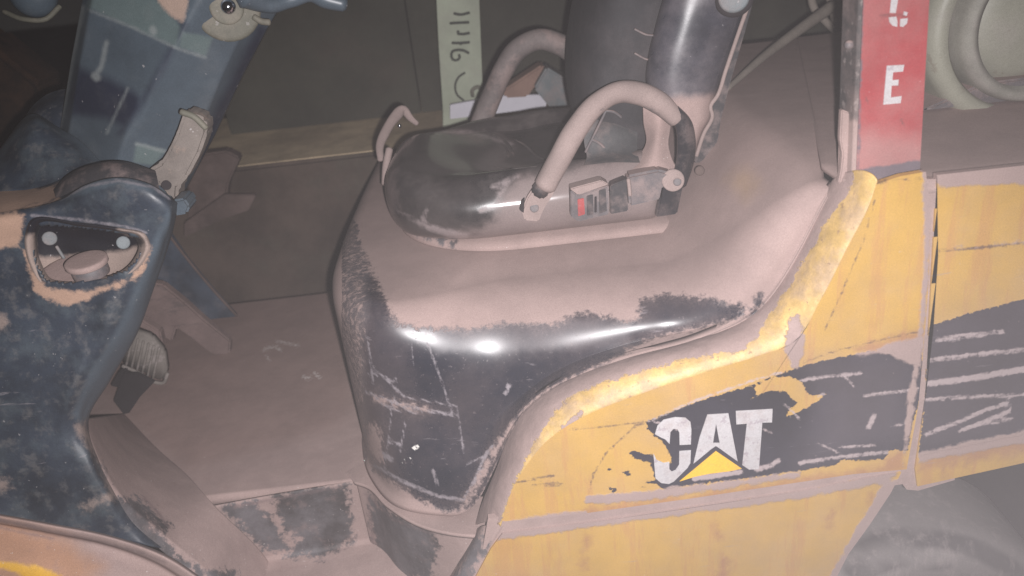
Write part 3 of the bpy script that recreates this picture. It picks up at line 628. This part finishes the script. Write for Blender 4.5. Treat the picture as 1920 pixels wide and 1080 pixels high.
# --- cowl, column, pocket
CW = [
 [(-90, 418, .17), (0, 398, .17), (60, 388, .17), (112, 374, .17), (160, 346, .17), (222, 332, .17), (285, 346, .17), (318, 368, .175), (328, 376, .20), (330, 380, .30)],
 [(-90, 428, .155), (0, 408, .155), (60, 398, .155), (112, 386, .155), (160, 360, .155), (222, 345, .155), (285, 358, .155), (314, 380, .16), (328, 388, .20), (330, 392, .30)],
 [(-90, 470, .15), (0, 455, .15), (60, 448, .15), (112, 442, .15), (160, 438, .15), (222, 436, .15), (272, 438, .15), (292, 442, .155), (310, 462, .20), (308, 480, .30)],
 [(-90, 540, .14), (0, 535, .14), (60, 532, .14), (112, 530, .14), (160, 527, .14), (205, 522, .14), (240, 518, .14), (264, 515, .15), (288, 530, .20), (280, 540, .30)],
 [(-90, 640, .12), (0, 640, .12), (60, 638, .12), (100, 635, .12), (140, 632, .12), (170, 628, .12), (200, 622, .12), (218, 616, .13), (252, 622, .18), (240, 625, .30)],
 [(-90, 720, .10), (0, 720, .10), (40, 720, .10), (70, 718, .10), (100, 715, .10), (125, 710, .10), (148, 705, .10), (166, 700, .11), (200, 712, .16), (190, 715, .28)],
 [(-90, 800, .09), (0, 800, .09), (30, 800, .09), (60, 795, .09), (80, 790, .09), (105, 785, .09), (122, 780, .09), (138, 775, .10), (158, 785, .13), (160, 785, .25)],
 [(-90, 870, .075), (0, 870, .075), (40, 870, .075), (70, 870, .075), (100, 868, .075), (125, 866, .075), (148, 864, .075), (166, 862, .08), (180, 865, .10), (190, 862, .2)],
 [(-90, 935, .06), (0, 940, .06), (50, 945, .06), (85, 946, .06), (120, 946, .06), (150, 945, .06), (180, 943, .06), (205, 940, .065), (220, 942, .08), (225, 940, .18)],
 [(-90, 955, .05), (0, 968, .05), (60, 978, .05), (105, 987, .05), (150, 996, .05), (190, 1004, .05), (235, 1014, .05), (275, 1022, .055), (300, 1026, .07), (305, 1020, .15)]]
cw = loft('dash_cowl', [P(r) for r in CW], 150, 170, M['cowl'], fk, lin=False); face_cam(cw)
POCK = [(62, 416), (150, 420), (225, 430), (268, 441), (276, 456), (266, 488), (240, 514), (190, 530), (120, 538), (82, 532), (62, 500), (52, 450)]
bm = bmesh.new(); bm.from_mesh(cw.data); bm.verts.ensure_lookup_table()
co = np.array([v.co for v in bm.verts]); ins_ = sdf(topx(co), [POCK])
dl = [f for f in bm.faces if all(ins_[v.index] > 0.35 for v in f.verts) and f.calc_center_median().y < .22]
bmesh.ops.delete(bm, geom=dl, context='FACES'); bm.to_mesh(cw.data); bm.free()
cw.modifiers.new('s', 'SOLIDIFY').thickness = 0.004
paint(cw, 'blue', [[(330, 370), (292, 440), (266, 515), (220, 616), (168, 700), (138, 775), (150, 800), (205, 740), (260, 640), (300, 520), (335, 400)], [(112, 374), (160, 346), (222, 332), (285, 346), (318, 368), (290, 362), (222, 345), (160, 360)]])
paint(cw, 'orange', [[(-90, 410), (30, 396), (48, 400), (42, 430), (36, 464), (0, 468), (-90, 480)], [(46, 468), (60, 505), (85, 536), (130, 548), (190, 540), (245, 520), (275, 480), (284, 462), (276, 500), (262, 520), (215, 540), (180, 552), (150, 568), (115, 573), (85, 562), (62, 540)]])
paint(cw, 'dust', [[(-20, 895), (12, 900), (16, 915), (8, 925), (-20, 925)], [(140, 800), (158, 790), (200, 860), (220, 935), (160, 960), (150, 950), (205, 925), (190, 870)], [(-20, 590), (8, 592), (15, 610), (0, 622)]])
paint(cw, 'scratch', lines=[([(60, 404), (150, 412), (230, 424), (275, 436)], 4), ([(115, 372), (160, 350), (222, 338), (290, 352), (318, 372)], 4)])
# recessed tray
c0 = np.mean(np.array(POCK), 0)
def shr(s, dy, Y): return P([(c0[0]+(x-c0[0])*s, c0[1]+(y-c0[1])*s+dy, Y) for x, y in POCK])
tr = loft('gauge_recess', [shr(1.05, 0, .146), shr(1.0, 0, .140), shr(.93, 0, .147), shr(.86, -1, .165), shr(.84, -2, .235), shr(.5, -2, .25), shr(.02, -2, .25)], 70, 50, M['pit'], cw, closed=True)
face_cam(tr); 
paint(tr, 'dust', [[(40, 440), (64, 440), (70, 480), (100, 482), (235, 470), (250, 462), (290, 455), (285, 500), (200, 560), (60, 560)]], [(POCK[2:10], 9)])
kd = at(160, 486, Y=.175)
disc('gauge_knob', kd, .036, .011, M['dustypink'], cw, axis=(0.02, -.1, 1))
disc('knob_collar', kd-np.array([0, -.002, .012]), .031, .02, M['grey'], cw, axis=(0, -.1, 1))
disc('recess_floor', at(130, 512, Y=.20), .062, .01, M['dustypink'], cw, axis=(0, -.25, 1))
disc('screw', at(93, 447, Y=.225), .0125, .008, M['bluegrey'], cw)
disc('screw', at(231, 455, Y=.225), .0118, .008, M['bluegrey'], cw)
tube('pocket_pin', P([(106, 462, .2), (120, 484, .2)]), .003, M['bluegrey'], cw, n=8, k=6)
# crescent and gaiter above the cowl
cg = loft('column_gaiter', [P([(98, 362, .30), (125, 332, .30), (178, 309, .30), (232, 304, .30), (290, 322, .30)]), P([(104, 368, .2), (132, 343, .2), (180, 322, .2), (232, 317, .2), (295, 335, .2)]), P([(108, 385, .18), (150, 365, .18), (200, 345, .18), (240, 342, .18), (300, 360, .18)])], 60, 24, M['darkplastic'], fk)
face_cam(cg)
sh = loft('cowl_shelf', [P([(-90, 372, .36), (0, 352, .34), (60, 348, .33), (120, 330, .32), (150, 318, .32)]), P([(-90, 395, .24), (0, 374, .24), (60, 368, .24), (110, 358, .24), (140, 345, .24)]), P([(-90, 425, .165), (0, 400, .165), (60, 390, .165), (112, 376, .165), (150, 355, .165)])], 60, 30, M['cowl'], fk)
face_cam(sh); paint(sh, 'orange', [[(-100, 360), (0, 352), (90, 352), (112, 345), (105, 365), (112, 374), (60, 388), (-100, 420)]])
fin = loft('cowl_fin', [P([(-70, 352, .55), (-20, 305, .55), (12, 262, .55), (38, 228, .55), (60, 213, .52), (108, 238, .46), (150, 264, .42), (192, 306, .38)]),
    P([(-80, 356, .45), (-30, 318, .44), (5, 280, .43), (35, 250, .42), (62, 228, .42), (106, 254, .40), (146, 280, .38), (188, 312, .36)]),
    P([(-90, 370, .36), (-30, 345, .35), (10, 328, .34), (50, 315, .33), (80, 310, .33), (112, 312, .33), (148, 316, .33), (182, 322, .33)]),
    P([(-90, 390, .30), (-30, 370, .30), (10, 360, .30), (50, 356, .30), (80, 354, .30), (110, 348, .30), (145, 338, .30), (180, 330, .30)])], 90, 50, M['cowl'], fk)
face_cam(fin); fin.modifiers.new('s', 'SOLIDIFY').thickness = 0.004
paint(fin, 'blue', lines=[([(-70, 352), (-20, 305), (12, 262), (38, 228), (60, 213), (108, 238), (150, 264), (192, 306)], 20)])
fn2 = loft('cowl_cap', [P([(40, 232, .62), (62, 198, .62), (90, 176, .62), (120, 167, .62), (150, 166, .62)]), P([(50, 235, .56), (72, 215, .55), (98, 203, .55), (124, 200, .55), (150, 200, .55)]), P([(60, 225, .53), (84, 238, .52), (106, 246, .5), (124, 250, .5), (150, 262, .5)])], 40, 24, M['cowl'], fk)
face_cam(fn2)
# steering column cover
def colrow(y, a, b, c, d, e): return P([(a[0], a[1], .58), (a[0], a[1], .50), (b[0], b[1], .45), (c[0], c[1], .37), (c[0]+7, c[1]+1, .372), (d[0], d[1], .43), (e[0], e[1], .50), (e[0], e[1]+3, .60)])
RT = colrow(0, (196, -230), (214, -225), (430, -190), (560, -180), (600, -170))
R0 = colrow(0, (172, -90), (190, -85), (400, -60), (525, -60), (566, -55))
R1 = colrow(0, (152, 12), (168, 18), (336, 68), (455, 58), (503, 50))
R2 = colrow(0, (134, 110), (150, 116), (290, 150), (412, 150), (455, 142))
R3 = colrow(0, (114, 232), (130, 240), (232, 262), (372, 250), (404, 250))
R4 = colrow(0, (98, 330), (112, 335), (205, 350), (325, 360), (348, 355))
R5 = colrow(0, (90, 400), (100, 400), (190, 440), (290, 440), (308, 440))
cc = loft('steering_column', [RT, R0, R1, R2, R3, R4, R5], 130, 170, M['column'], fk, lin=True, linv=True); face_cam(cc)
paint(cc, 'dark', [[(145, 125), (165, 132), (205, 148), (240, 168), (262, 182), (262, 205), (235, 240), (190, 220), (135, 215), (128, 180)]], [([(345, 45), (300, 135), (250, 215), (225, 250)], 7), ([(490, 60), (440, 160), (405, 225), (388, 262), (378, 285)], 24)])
paint(cc, 'green', [[(160, 12), (330, 88), (338, 50), (300, 0), (170, -10)], [(342, 60), (400, 70), (385, 105), (335, 88)], [(255, 268), (310, 282), (290, 310), (250, 305)]])
paint(cc, 'scratch', lines=[([(165, 18), (250, 52), (330, 90), (385, 108)], 3), ([(155, 15), (134, 112), (112, 235)], 9), ([(200, 80), (190, 125), (178, 142)], 8), ([(178, 142), (182, 146)], 14), ([(256, 270), (310, 284)], 4), ([(505, 60), (470, 140), (425, 240)], 3), ([(240, 165), (200, 250)], 3), ([(362, 295), (370, 280)], 9), ([(286, 55), (288, 60)], 12)])
paint(cc, 'dust', [[(255, -60), (345, -60), (352, 20), (342, 42), (325, 32), (300, 8)]])
# hub, ball and lever
hc = at(425, 14, Y=.40)
disc('column_hub', hc, .060, .03, M['hub'], cc)
hc2 = hc+(CAM-hc)/np.linalg.norm(CAM-hc)*.012
disc('hub_plate', hc2, .030, .014, M['hub'], cc)
hc3 = hc+(CAM-hc)/np.linalg.norm(CAM-hc)*.020
ball('chrome_ball', hc3+np.array([.003, 0, .001]), .0135, M['chrome'], cc)
tube('shift_lever', P([(462, -14, .40), (505, 8, .42), (545, 0, .44), (585, -12, .45), (615, 0, .45), (645, 8, .45)]), [.030, .017, .014, .015, .018, .014], M['column'], cc, k=40)
tube('lever_spring', P([(476, 32, .41), (490, 40, .41), (505, 42, .41)]), .006, M['hub'], cc, n=10, k=12)
cl = prism('column_clamp', P([(344, 209), (366, 214), (386, 224), (388, 250), (375, 288), (352, 332), (334, 352), (332, 378), (318, 372), (296, 345), (262, 338), (278, 318), (300, 306), (316, 280), (330, 250)], .30), 0.05, M['clamp'], cc, .006)
cl['label'] = 'dust caked clamp arm'
tube('clamp_pin', P([(340, 210, .29), (362, 218, .29), (386, 240, .29)]), .006, M['hub'], cc, n=8, k=10)
disc('clamp_hole', at(312, 347, Y=.296), .009, .004, M['gap'], cc)
prism('clamp_block', P([(322, 376), (345, 372), (356, 388), (350, 402), (326, 406)], .24), .05, M['column'], cc, .004)
kb = ball('dash_knob', at(62, -12, Y=.55), .045, M['column'], fk, (1, .8, 1))
tube('knob_rim', P([(8, 22, .55), (45, 36, .53), (85, 36, .53), (112, 12, .55)]), .005, M['hub'], fk, n=8, k=16)
# --- sill between cowl and floor
sl = loft('entry_sill', [P([(140, 775, .14), (172, 862, .10), (212, 938, .08), (292, 1022, .07), (365, 1085, .07), (430, 1160, .07)]),
     P([(158, 785, .16), (186, 860, .12), (228, 930, .10), (310, 1005, .09), (390, 1072, .09), (455, 1150, .09)]),
     [at(232, 775, Z=.503), at(300, 846, Z=.503), at(352, 892, Z=.503), at(402, 948, Z=.503), at(505, 1056, Y=.245), at(545, 1130, Y=.2)]], 120, 90, M['dustypink'], fk, linv=True)
face_cam(sl); sl.modifiers.new('s', 'SOLIDIFY').thickness = 0.006
paint(sl, 'wear', [[(150, 945), (215, 935), (262, 940), (300, 1005), (335, 1045), (372, 1060), (375, 1080), (300, 1045), (200, 1005), (140, 990)], [(255, 930), (320, 990), (310, 1000), (250, 950)], [(385, 1068), (440, 1070), (450, 1100), (380, 1100)], [(150, 940), (205, 925), (190, 870), (140, 860)]])
paint(sl, 'line', lines=[([(270, 935), (300, 965), (312, 985)], 4)])
# --- front fender (orange dust over yellow)
ff = loft('front_fender', [P([(-90, 950, .055), (0, 963, .055), (100, 981, .055), (200, 1001, .055), (300, 1034, .055), (400, 1098, .055)]), P([(-90, 956, .03), (0, 970, .03), (100, 988, .03), (200, 1008, .03), (300, 1042, .03), (395, 1102, .03)]), P([(-90, 964, .032), (0, 980, .032), (100, 998, .032), (200, 1018, .032), (295, 1052, .032), (385, 1110, .032)]),
     P([(-90, 966, .05), (0, 984, .05), (100, 1003, .05), (198, 1024, .05), (290, 1058, .05), (378, 1118, .05)]), P([(-90, 1030, .0), (0, 1050, .0), (90, 1068, .0), (180, 1085, .0), (260, 1110, .0), (340, 1150, .0)]), P([(-90, 1150, -.03), (0, 1160, -.03), (80, 1170, -.03), (170, 1180, -.03), (250, 1190, -.03), (320, 1200, -.03)])], 120, 70, M['dustypink'], fk)
face_cam(ff); ff.modifiers.new('s', 'SOLIDIFY').thickness = 0.005
paint(ff, 'orange', [[(-100, 985), (20, 975), (120, 1010), (190, 1060), (150, 1120), (-100, 1120)]])
paint(ff, 'yellow', [[(-100, 1030), (10, 1054), (60, 1058), (100, 1072), (150, 1100), (60, 1100), (30, 1072), (-100, 1050)]])
paint(ff, 'line', lines=[([(0, 975), (60, 988), (130, 1005), (170, 1012)], 8), ([(170, 1012), (260, 1035), (310, 1055)], 4), ([(0, 990), (100, 1010)], 3)])
# --- far side plate and pedals
fp = prism('far_cowl_plate', P([(296, 430), (318, 438), (350, 486), (400, 546), (444, 594), (372, 602), (330, 570), (270, 520)], 1.12), .02, mat('faded_blue_plate', (0.045,0.060,0.085), .5, var=.4, layers=[film(.35, .45, .25, 10, col=(0.2,0.17,0.17))]), fk, .003)
tube('plate_edge', P([(310, 432), (350, 484), (400, 544), (444, 592)], 1.118), .004, M['brown'], fk, n=8, k=20)
MP = mat('brown_dusty_pedal', (0.19,0.135,0.125), .9, var=.2, bump=.5, layers=[dict(thr=.55, w=.1, scale=40, vec=(.3,1,1,.8), s=.5, col=(0.08,0.065,0.065), rough=.9)])
MP2 = mat('grey_ribbed_pedal', (0.17,0.15,0.135), .8, var=.25, bump=.5, layers=[dict(thr=.52, w=.1, scale=50, vec=(.3,1,1,.9), s=.6, col=(0.30,0.26,0.25), rough=.9), dict(thr=.6, w=.1, scale=30, s=.6, col=(0.06,0.055,0.06), rough=.9)])
prism('pedal_bracket', P([(278, 530), (305, 534), (345, 566), (380, 598), (432, 640), (430, 668), (396, 664), (352, 630), (330, 615), (322, 642), (295, 626), (262, 600)], .92), .03, MP, fk, .005)
prism('pedal_arm', P([(262, 598), (300, 622), (306, 648), (296, 652), (262, 628), (240, 640), (205, 708), (190, 706), (210, 640)], .80), .03, MP, fk, .004)
pd = prism('brake_pedal', P([(250, 622), (282, 634), (306, 662), (312, 700), (304, 716), (288, 712), (262, 696), (228, 684), (230, 655)], .70), .035, MP2, fk, .006, smooth=True)
for k in range(6):
    x = 243+k*10; tube('pedal_rib', P([(x+6, 632+k*4, .698), (x-6, 684+k*5, .698)]), .0035, MP2, pd, n=6, k=5)
tube('pedal_edge', P([(230, 686, .70), (262, 700, .70), (288, 716, .70), (306, 718, .70), (314, 700, .70)]), .005, MP2, pd, n=8, k=16)
prism('pedal_slot', P([(232, 700), (258, 700), (290, 716), (262, 745), (236, 784), (212, 752)], .655), .01, M['gap'], fk, .002)
prism('pedal_stop', P([(222, 698), (236, 690), (242, 700), (222, 728), (206, 724)], .69), .03, M['gap'], fk, .003)

# --- seat
YC, WD = .635, .27
XF, XR = -.262, .34
NSX, NT = 110, 120
rows = []
for i in range(NSX):
    u = i/(NSX-1); x = XF+(XR-XF)*u
    e = max(0, 1-u/.42); e2 = max(0, (u-.92)/.08)
    wv = WD*max(0.0, 1-e**2.6)**(1/2.1)*max(0.0, 1-e2**3)**(1/3)
    hf = max(0.0, 1-max(0, 1-u/.11)**2.2)**(1/2.0)
    zt = 1.098+.02*math.exp(-((u-.12)/.16)**2)+.012*u; zb = .957
    zc = (zt+zb)/2; hh = (zt-zb)/2*max(hf, .02)
    r = []
    for j in range(NT):
        th = 2*math.pi*j/NT; c, s = math.cos(th), math.sin(th)
        n_ = 3.2
        yy = math.copysign(abs(c)**(2/n_), c); zz_ = math.copysign(abs(s)**(2/n_), s)
        y = YC+wv*yy*(1-.06*max(0, -zz_)); z = zc+hh*zz_
        if zz_ > .2:
            by = abs(yy); f_ = sm(u, .12, .5)
            z += f_*(.032*math.exp(-((by-.83)/.16)**2)-.022*math.exp(-(by/.5)**2))*sm(zz_, .2, .9)
            z += .003*math.sin(x*38+yy*4)*math.exp(-((by-.6)/.3)**2)
            # welts
            z -= .007*math.exp(-((by-.60)/.03)**2)*f_
        r.append((x, y, z))
    rows.append(r)
sc_ = sheet('seat', rows, M['vinyl'], fk, closed=True, caps=True)
paint(sc_, 'dust', [[(940, 360), (975, 330), (1040, 330), (1120, 300), (1200, 280), (1320, 280), (1320, 470), (860, 470), (800, 455), (860, 440), (930, 415)], [(720, 250), (735, 235), (752, 260), (745, 300), (735, 330), (742, 400), (720, 400)]], [([(770, 240), (850, 245), (900, 260)], 6)])
paint(sc_, 'scratch', [[(745, 395), (800, 420), (880, 440), (870, 455), (800, 430)]], lines=[([(770, 245), (880, 248), (960, 270)], 5), ([(925, 350), (960, 335)], 7), ([(900, 395), (970, 375)], 6), ([(788, 420), (800, 395)], 5), ([(930, 380), (950, 345), (970, 330)], 4)])
pn = []
for i in range(60):
    u = i/59; x = XF+.02+(XR+.03-XF)*u; e = max(0, 1-u/.45)
    wv = (WD-.014)*max(0.0, 1-e**2.2)**(1/2.0)*max(0., 1-max(0, (u-.88)/.12)**3)**(1/3)
    pn.append([(x, YC+wv*a, z+.012*u*0) for a, z in ((-.9, .956), (-1.0, .956), (-1.01, .958), (-.985, .967), (-.94, .974), (-.6, .978), (.6, .978), (.94, .974), (.97, .965), (.99, .956))])
spn = sheet('seat_pan', pn, M['dustypink'], sc_, closed=True, caps=True)
paint(spn, 'wear', [[(735, 380), (760, 420), (810, 450), (850, 462), (860, 452), (800, 432), (750, 395)]])
# seams, laid on the cushion surface itself
from mathutils.bvhtree import BVHTree
def bvh(o): return BVHTree.FromPolygons([tuple(v.co) for v in o.data.vertices], [tuple(p.vertices) for p in o.data.polygons])
def laid(tree, pts, sink=0.0):
    out = []
    for x, y in crom([(a, b, 0) for a, b in pts], 18)[:, :2]:
        d = Vector(ROT @ np.array([(x-960)/F, -(y-540)/F, -1.0])).normalized()
        h = tree.ray_cast(Vector(CAM), d)
        if h[0] is not None: out.append(np.array(h[0])-np.array(h[1])*sink*(1 if h[1].dot(d) < 0 else -1))
    return out
seat_tree = bvh(sc_)
MS = mat('dusty_seam_piping', (0.075,0.065,0.062), .5, layers=[film(.35, .45, .25, 20)])
for pts, r_ in (([(880, 214), (905, 240), (950, 268), (968, 298)], .0055), ([(935, 250), (985, 272), (1010, 294), (1040, 305)], .0055), ([(905, 306), (950, 316), (1000, 312), (1040, 308)], .005), ([(925, 262), (948, 276), (955, 300)], .004)):
    q_ = laid(seat_tree, pts, r_*.55)
    if len(q_) > 4: tube('seam', q_, [r_*.3, r_, r_, r_*.3], MS, sc_, n=8, k=30)
# backrest cushion
rows = []
for z, cx, hx, hy in ((1.06, .300, .06, .17), (1.10, .285, .085, .20), (1.18, .285, .105, .22), (1.28, .302, .118, .225), (1.40, .332, .12, .225), (1.52, .372, .115, .22), (1.62, .405, .10, .20), (1.66, .415, .05, .15)):
    rows.append([(cx+hx*math.copysign(abs(math.cos(t))**.75, math.cos(t))-(.02*abs(math.sin(t))**3), .68+hy*math.copysign(abs(math.sin(t))**.7, math.sin(t)), z) for t in [2*math.pi*j/48 for j in range(48)]])
bc = loft('backrest', rows, 96, 90, M['back'], sc_, closed=True)
for pts in ([(1190, 55), (1215, 66), (1240, 66)], [(1190, 100), (1215, 112), (1240, 110)]):
    tube('stitch_line', P(pts, .432), .0022, M['grey'], sc_, n=6, k=10)
# glossy shell cheek
SH = [(-130, 1290, 1455), (-60, 1268, 1430), (0, 1245, 1404), (60, 1228, 1384), (120, 1214, 1362), (160, 1211, 1348), (190, 1222, 1336), (215, 1250, 1334), (245, 1266, 1318), (280, 1275, 1306), (315, 1280, 1298)]
rows = []
for y, l, r_ in SH:
    c_ = ((l+r_)/2, (l+r_)/2); h = (r_-l)/2
    rw = []
    for j in range(40):
        t = 2*math.pi*j/40; ca, sa = math.cos(t), math.sin(t)
        X_ = c_[0]+h*math.copysign(abs(ca)**.6, ca); Yd = .42-.05*math.copysign(abs(sa)**.75, sa) + (.02 if ca < 0 else 0)*abs(ca)
        rw.append(at(X_, y+(X_-c_[0])*.10, Y=Yd))
    rows.append(rw)
shl = loft('backrest_shell', rows, 80, 100, M['shell'], sc_, closed=True)
paint(shl, 'dust', [[(1250, 185), (1345, 178), (1345, 240), (1310, 320), (1270, 320)]])
tube('shell_rim', P([(1432, -60), (1404, 8), (1382, 70), (1360, 135), (1345, 180), (1332, 200), (1336, 216), (1320, 250), (1306, 292)], .385), .004, M['tube'], sc_, n=8, k=50)
prism('recliner_plate', P([(1395, -40), (1425, -40), (1398, 60), (1372, 150), (1352, 228), (1347, 262), (1338, 292), (1322, 306), (1300, 306), (1300, 200)], .47), .03, M['darkplastic'], sc_, .004)
bo = at(1376, -6, Y=.36)
disc('shell_bolt_ring', bo, .036, .03, M['gap'], sc_)
disc('shell_bolt', bo+(CAM-bo)/np.linalg.norm(CAM-bo)*.006, .028, .02, M['bluegrey'], sc_)
# hip loop
arm = tube('hip_loop', P([(1022, 348, .345), (1048, 300, .35), (1082, 240, .36), (1118, 196, .365), (1160, 173, .37), (1200, 176, .372), (1240, 196, .375), (1268, 222, .38)]), [.0225, .0225, .023, .0215, .020, .022, .022, .018], M['tube'], sc_, k=60)
paint(arm, 'wear', [], [([(1060, 345), (1092, 300), (1132, 232), (1170, 202), (1215, 212), (1250, 240)], 18)])
tube('strap', P([(1262, 206, .372), (1281, 232, .37), (1287, 268, .37), (1284, 305, .37), (1272, 345, .37)]), [.012, .017, .019, .018, .017], M['black_gloss'], sc_, k=40, flat=.5)
prism('strap_end', P([(1242, 350), (1282, 345), (1270, 402), (1230, 408)], .345), .02, M['black_gloss'], sc_, .003)
prism('loop_bracket', P([(1010, 338), (1044, 348), (1036, 368), (1020, 392), (1010, 416), (984, 414), (978, 396), (988, 370)], .352), .012, M['tube'], sc_, .003)
prism('loop_socket', P([(1012, 334), (1036, 346), (1030, 366), (1016, 376), (998, 366), (996, 354)], .343), .012, M['darkplastic'], sc_, .004, smooth=True)
disc('loop_bolt', at(1002, 390, Y=.35), .009, .006, M['grey'], sc_)
prism('loop_gap', P([(978, 378), (984, 372), (982, 400), (974, 394)], .35), .01, M['gap'], sc_, .001)
# far hip loop
tube('hip_loop', P([(898, 240, .92), (922, 180, .92), (945, 130, .92), (972, 92, .92), (1012, 74, .92), (1050, 84, .92), (1085, 108, .92)]), [.027, .027, .026, .027, .026, .027, .026], mat('dirty_grey_tube', (0.15,0.125,0.12), .8, var=.3, layers=[film(.5, .5, .15, 12)]), sc_, k=50)
# dusty strap bunch behind loop
bn_ = loft('belt_bunch', [P([(1205, 196, .40), (1228, 190, .39), (1256, 200, .40)]), P([(1206, 230, .41), (1235, 225, .385), (1258, 236, .40)]), P([(1210, 270, .42), (1232, 268, .39), (1254, 272, .40)]), P([(1190, 300, .41), (1225, 300, .38), (1262, 300, .395)]), P([(1150, 325, .40), (1215, 322, .37), (1275, 322, .38)])], 30, 40, M['dustypink'], sc_)
face_cam(bn_); bn_.modifiers.new('s', 'SOLIDIFY').thickness = 0.01
cloth = loft('folded_cloth', [P([(1105, 222, .47), (1140, 210, .50), (1190, 205, .5)]), P([(1095, 262, .45), (1140, 240, .45), (1195, 245, .47)]), P([(1100, 292, .42), (1140, 282, .42), (1195, 285, .42)]), P([(1095, 310, .38), (1140, 305, .37), (1200, 305, .38)])], 30, 30, mat('grey_seat_side_cloth', (0.085,0.085,0.088), .7, var=.3, layers=[film(.35,.45,.25,20)]), sc_)
face_cam(cloth)
for pts in ([(1136, 208), (1118, 245), (1098, 285)], [(1110, 262), (1128, 272), (1140, 286)], [(1128, 208), (1150, 210), (1165, 220)]):
    tube('cloth_fold', P(pts, .428), .003, M['grey'], sc_, n=8, k=16)
# buckle and retractor
def obox(nm, px4, Y, dpt, m, bev=.002): return prism(nm, P(px4, Y), dpt, m, sc_, bev)
obox('buckle', [(1070, 356), (1082, 366), (1142, 348), (1142, 402), (1085, 416), (1070, 406)], .340, .035, M['grey'])
obox('buckle_lid', [(1068, 354), (1128, 338), (1142, 346), (1084, 366)], .335, .03, M['tube'])
obox('red_button', [(1083, 374), (1095, 372), (1097, 402), (1084, 406)], .337, .006, M['redbutton'], .001)
obox('buckle_face', [(1100, 368), (1112, 365), (1113, 402), (1101, 405)], .337, .006, M['darkplastic'], .001)
obox('buckle_slot', [(1115, 370), (1119, 369), (1119, 398), (1115, 399)], .3365, .006, M['gap'], .0005)
obox('buckle_face', [(1123, 358), (1136, 354), (1138, 396), (1124, 401)], .337, .006, M['darkplastic'], .001)
obox('retractor_box', [(1144, 348), (1175, 336), (1178, 396), (1145, 402)], .352, .03, M['darkplastic'])
obox('retractor_cover', [(1176, 330), (1235, 318), (1262, 326), (1268, 352), (1250, 372), (1180, 388)], .348, .035, M['grey'], .005)
tube('cover_rib', P([(1178, 336), (1180, 352), (1181, 366)], .345), .004, M['tube'], sc_, n=8, k=8)
disc('anchor_washer', at(1262, 338, Y=.342), .022, .012, M['tube'], sc_)
disc('anchor_bolt', at(1270, 341, Y=.338), .008, .008, M['grey'], sc_)
disc('recliner_knob', at(1312, 320, Y=.40), .010, .02, M['brown'], sc_)
# front left corner fittings
kn = prism('slide_knob', P([(724, 345), (742, 345), (747, 390), (738, 392), (727, 380), (722, 362)], .56), .03, M['grey'], sc_, .004)
for k in range(4):
    tube('knob_ridge', P([(726+k*5, 347, .558), (729+k*5, 386, .558)]), .0022, M['bluegrey'], kn, n=6, k=4)
tube('slide_lever', P([(714, 300, .78), (712, 276, .80), (724, 245, .83), (742, 218, .86), (756, 206, .88), (770, 222, .88), (782, 232, .88)]), [.008, .010, .012, .012, .014, .010, .006], M['tube'], sc_, k=40, flat=.6)
tube('belt_guide', P([(722, 345, .70), (724, 310, .72), (730, 280, .74)]), .009, M['tube'], sc_, k=16)
ball('rivet', at(749, 236, Y=.70), .005, M['chrome'], sc_)

# ------------------------------------------------------------------ gas cylinder on the rear deck
tc0 = at(1962, 42, Y=.33)
tk = empty('gas_cylinder', (tc0[0], .33, 1.16), 'pale green gas cylinder lying across the rear deck beside the red post', 'gas cylinder')
def tl(nm, prof, m): return lathe(nm, (tc0[0], .33, tc0[2]), prof, m, tk)
o = tl('cylinder_body', [(.001, .035), (.06, .036), (.095, .044), (.118, .062), (.135, .09), (.17, .10), (.185, .14), (.19, .42), (.10, .48), (.001, .49)], M['tank'])
o = tl('end_collar', [(.120, .06), (.124, .0), (.140, -.006), (.150, .02), (.154, .08)], M['tankring'])
o = tl('foot_ring', [(.160, .10), (.163, .03), (.172, .015), (.196, .022), (.204, .05), (.206, .18)], M['tank'])
prism('cradle', [(tc0[0]-.2, .36, 1.158), (tc0[0]+.25, .36, 1.158), (tc0[0]+.12, .36, 1.20), (tc0[0]-.08, .36, 1.20)], .3, M['grey'], tk, .004)
tube('chain_end', [(tc0[0]-.06, .325, tc0[2]-.19), (tc0[0]-.062, .31, tc0[2]-.215), (tc0[0]-.055, .30, tc0[2]-.235)], .004, M['darkplastic'], tk, n=8, k=10)

# ------------------------------------------------------------------ dusty air
if HAZE > 0:
    bm = bmesh.new(); bmesh.ops.create_cube(bm, size=1)
    for v in bm.verts: v.co = Vector((v.co.x*30, v.co.y*24+4, v.co.z*4.2+1.1))
    me = bpy.data.meshes.new('haze'); bm.to_mesh(me); bm.free()
    hz = bpy.data.objects.new('haze', me); COL.objects.link(hz); hz['kind'] = 'stuff'
    m = bpy.data.materials.new('haze_air'); m.use_nodes = True; nt = m.node_tree; nt.nodes.clear()
    out = nt.nodes.new('ShaderNodeOutputMaterial'); pv = nt.nodes.new('ShaderNodeVolumePrincipled')
    pv.inputs['Color'].default_value = (.93, .87, .88, 1); pv.inputs['Density'].default_value = HAZE; pv.inputs['Anisotropy'].default_value = 0.0
    nt.links.new(pv.outputs[0], out.inputs['Volume']); me.materials.append(m)
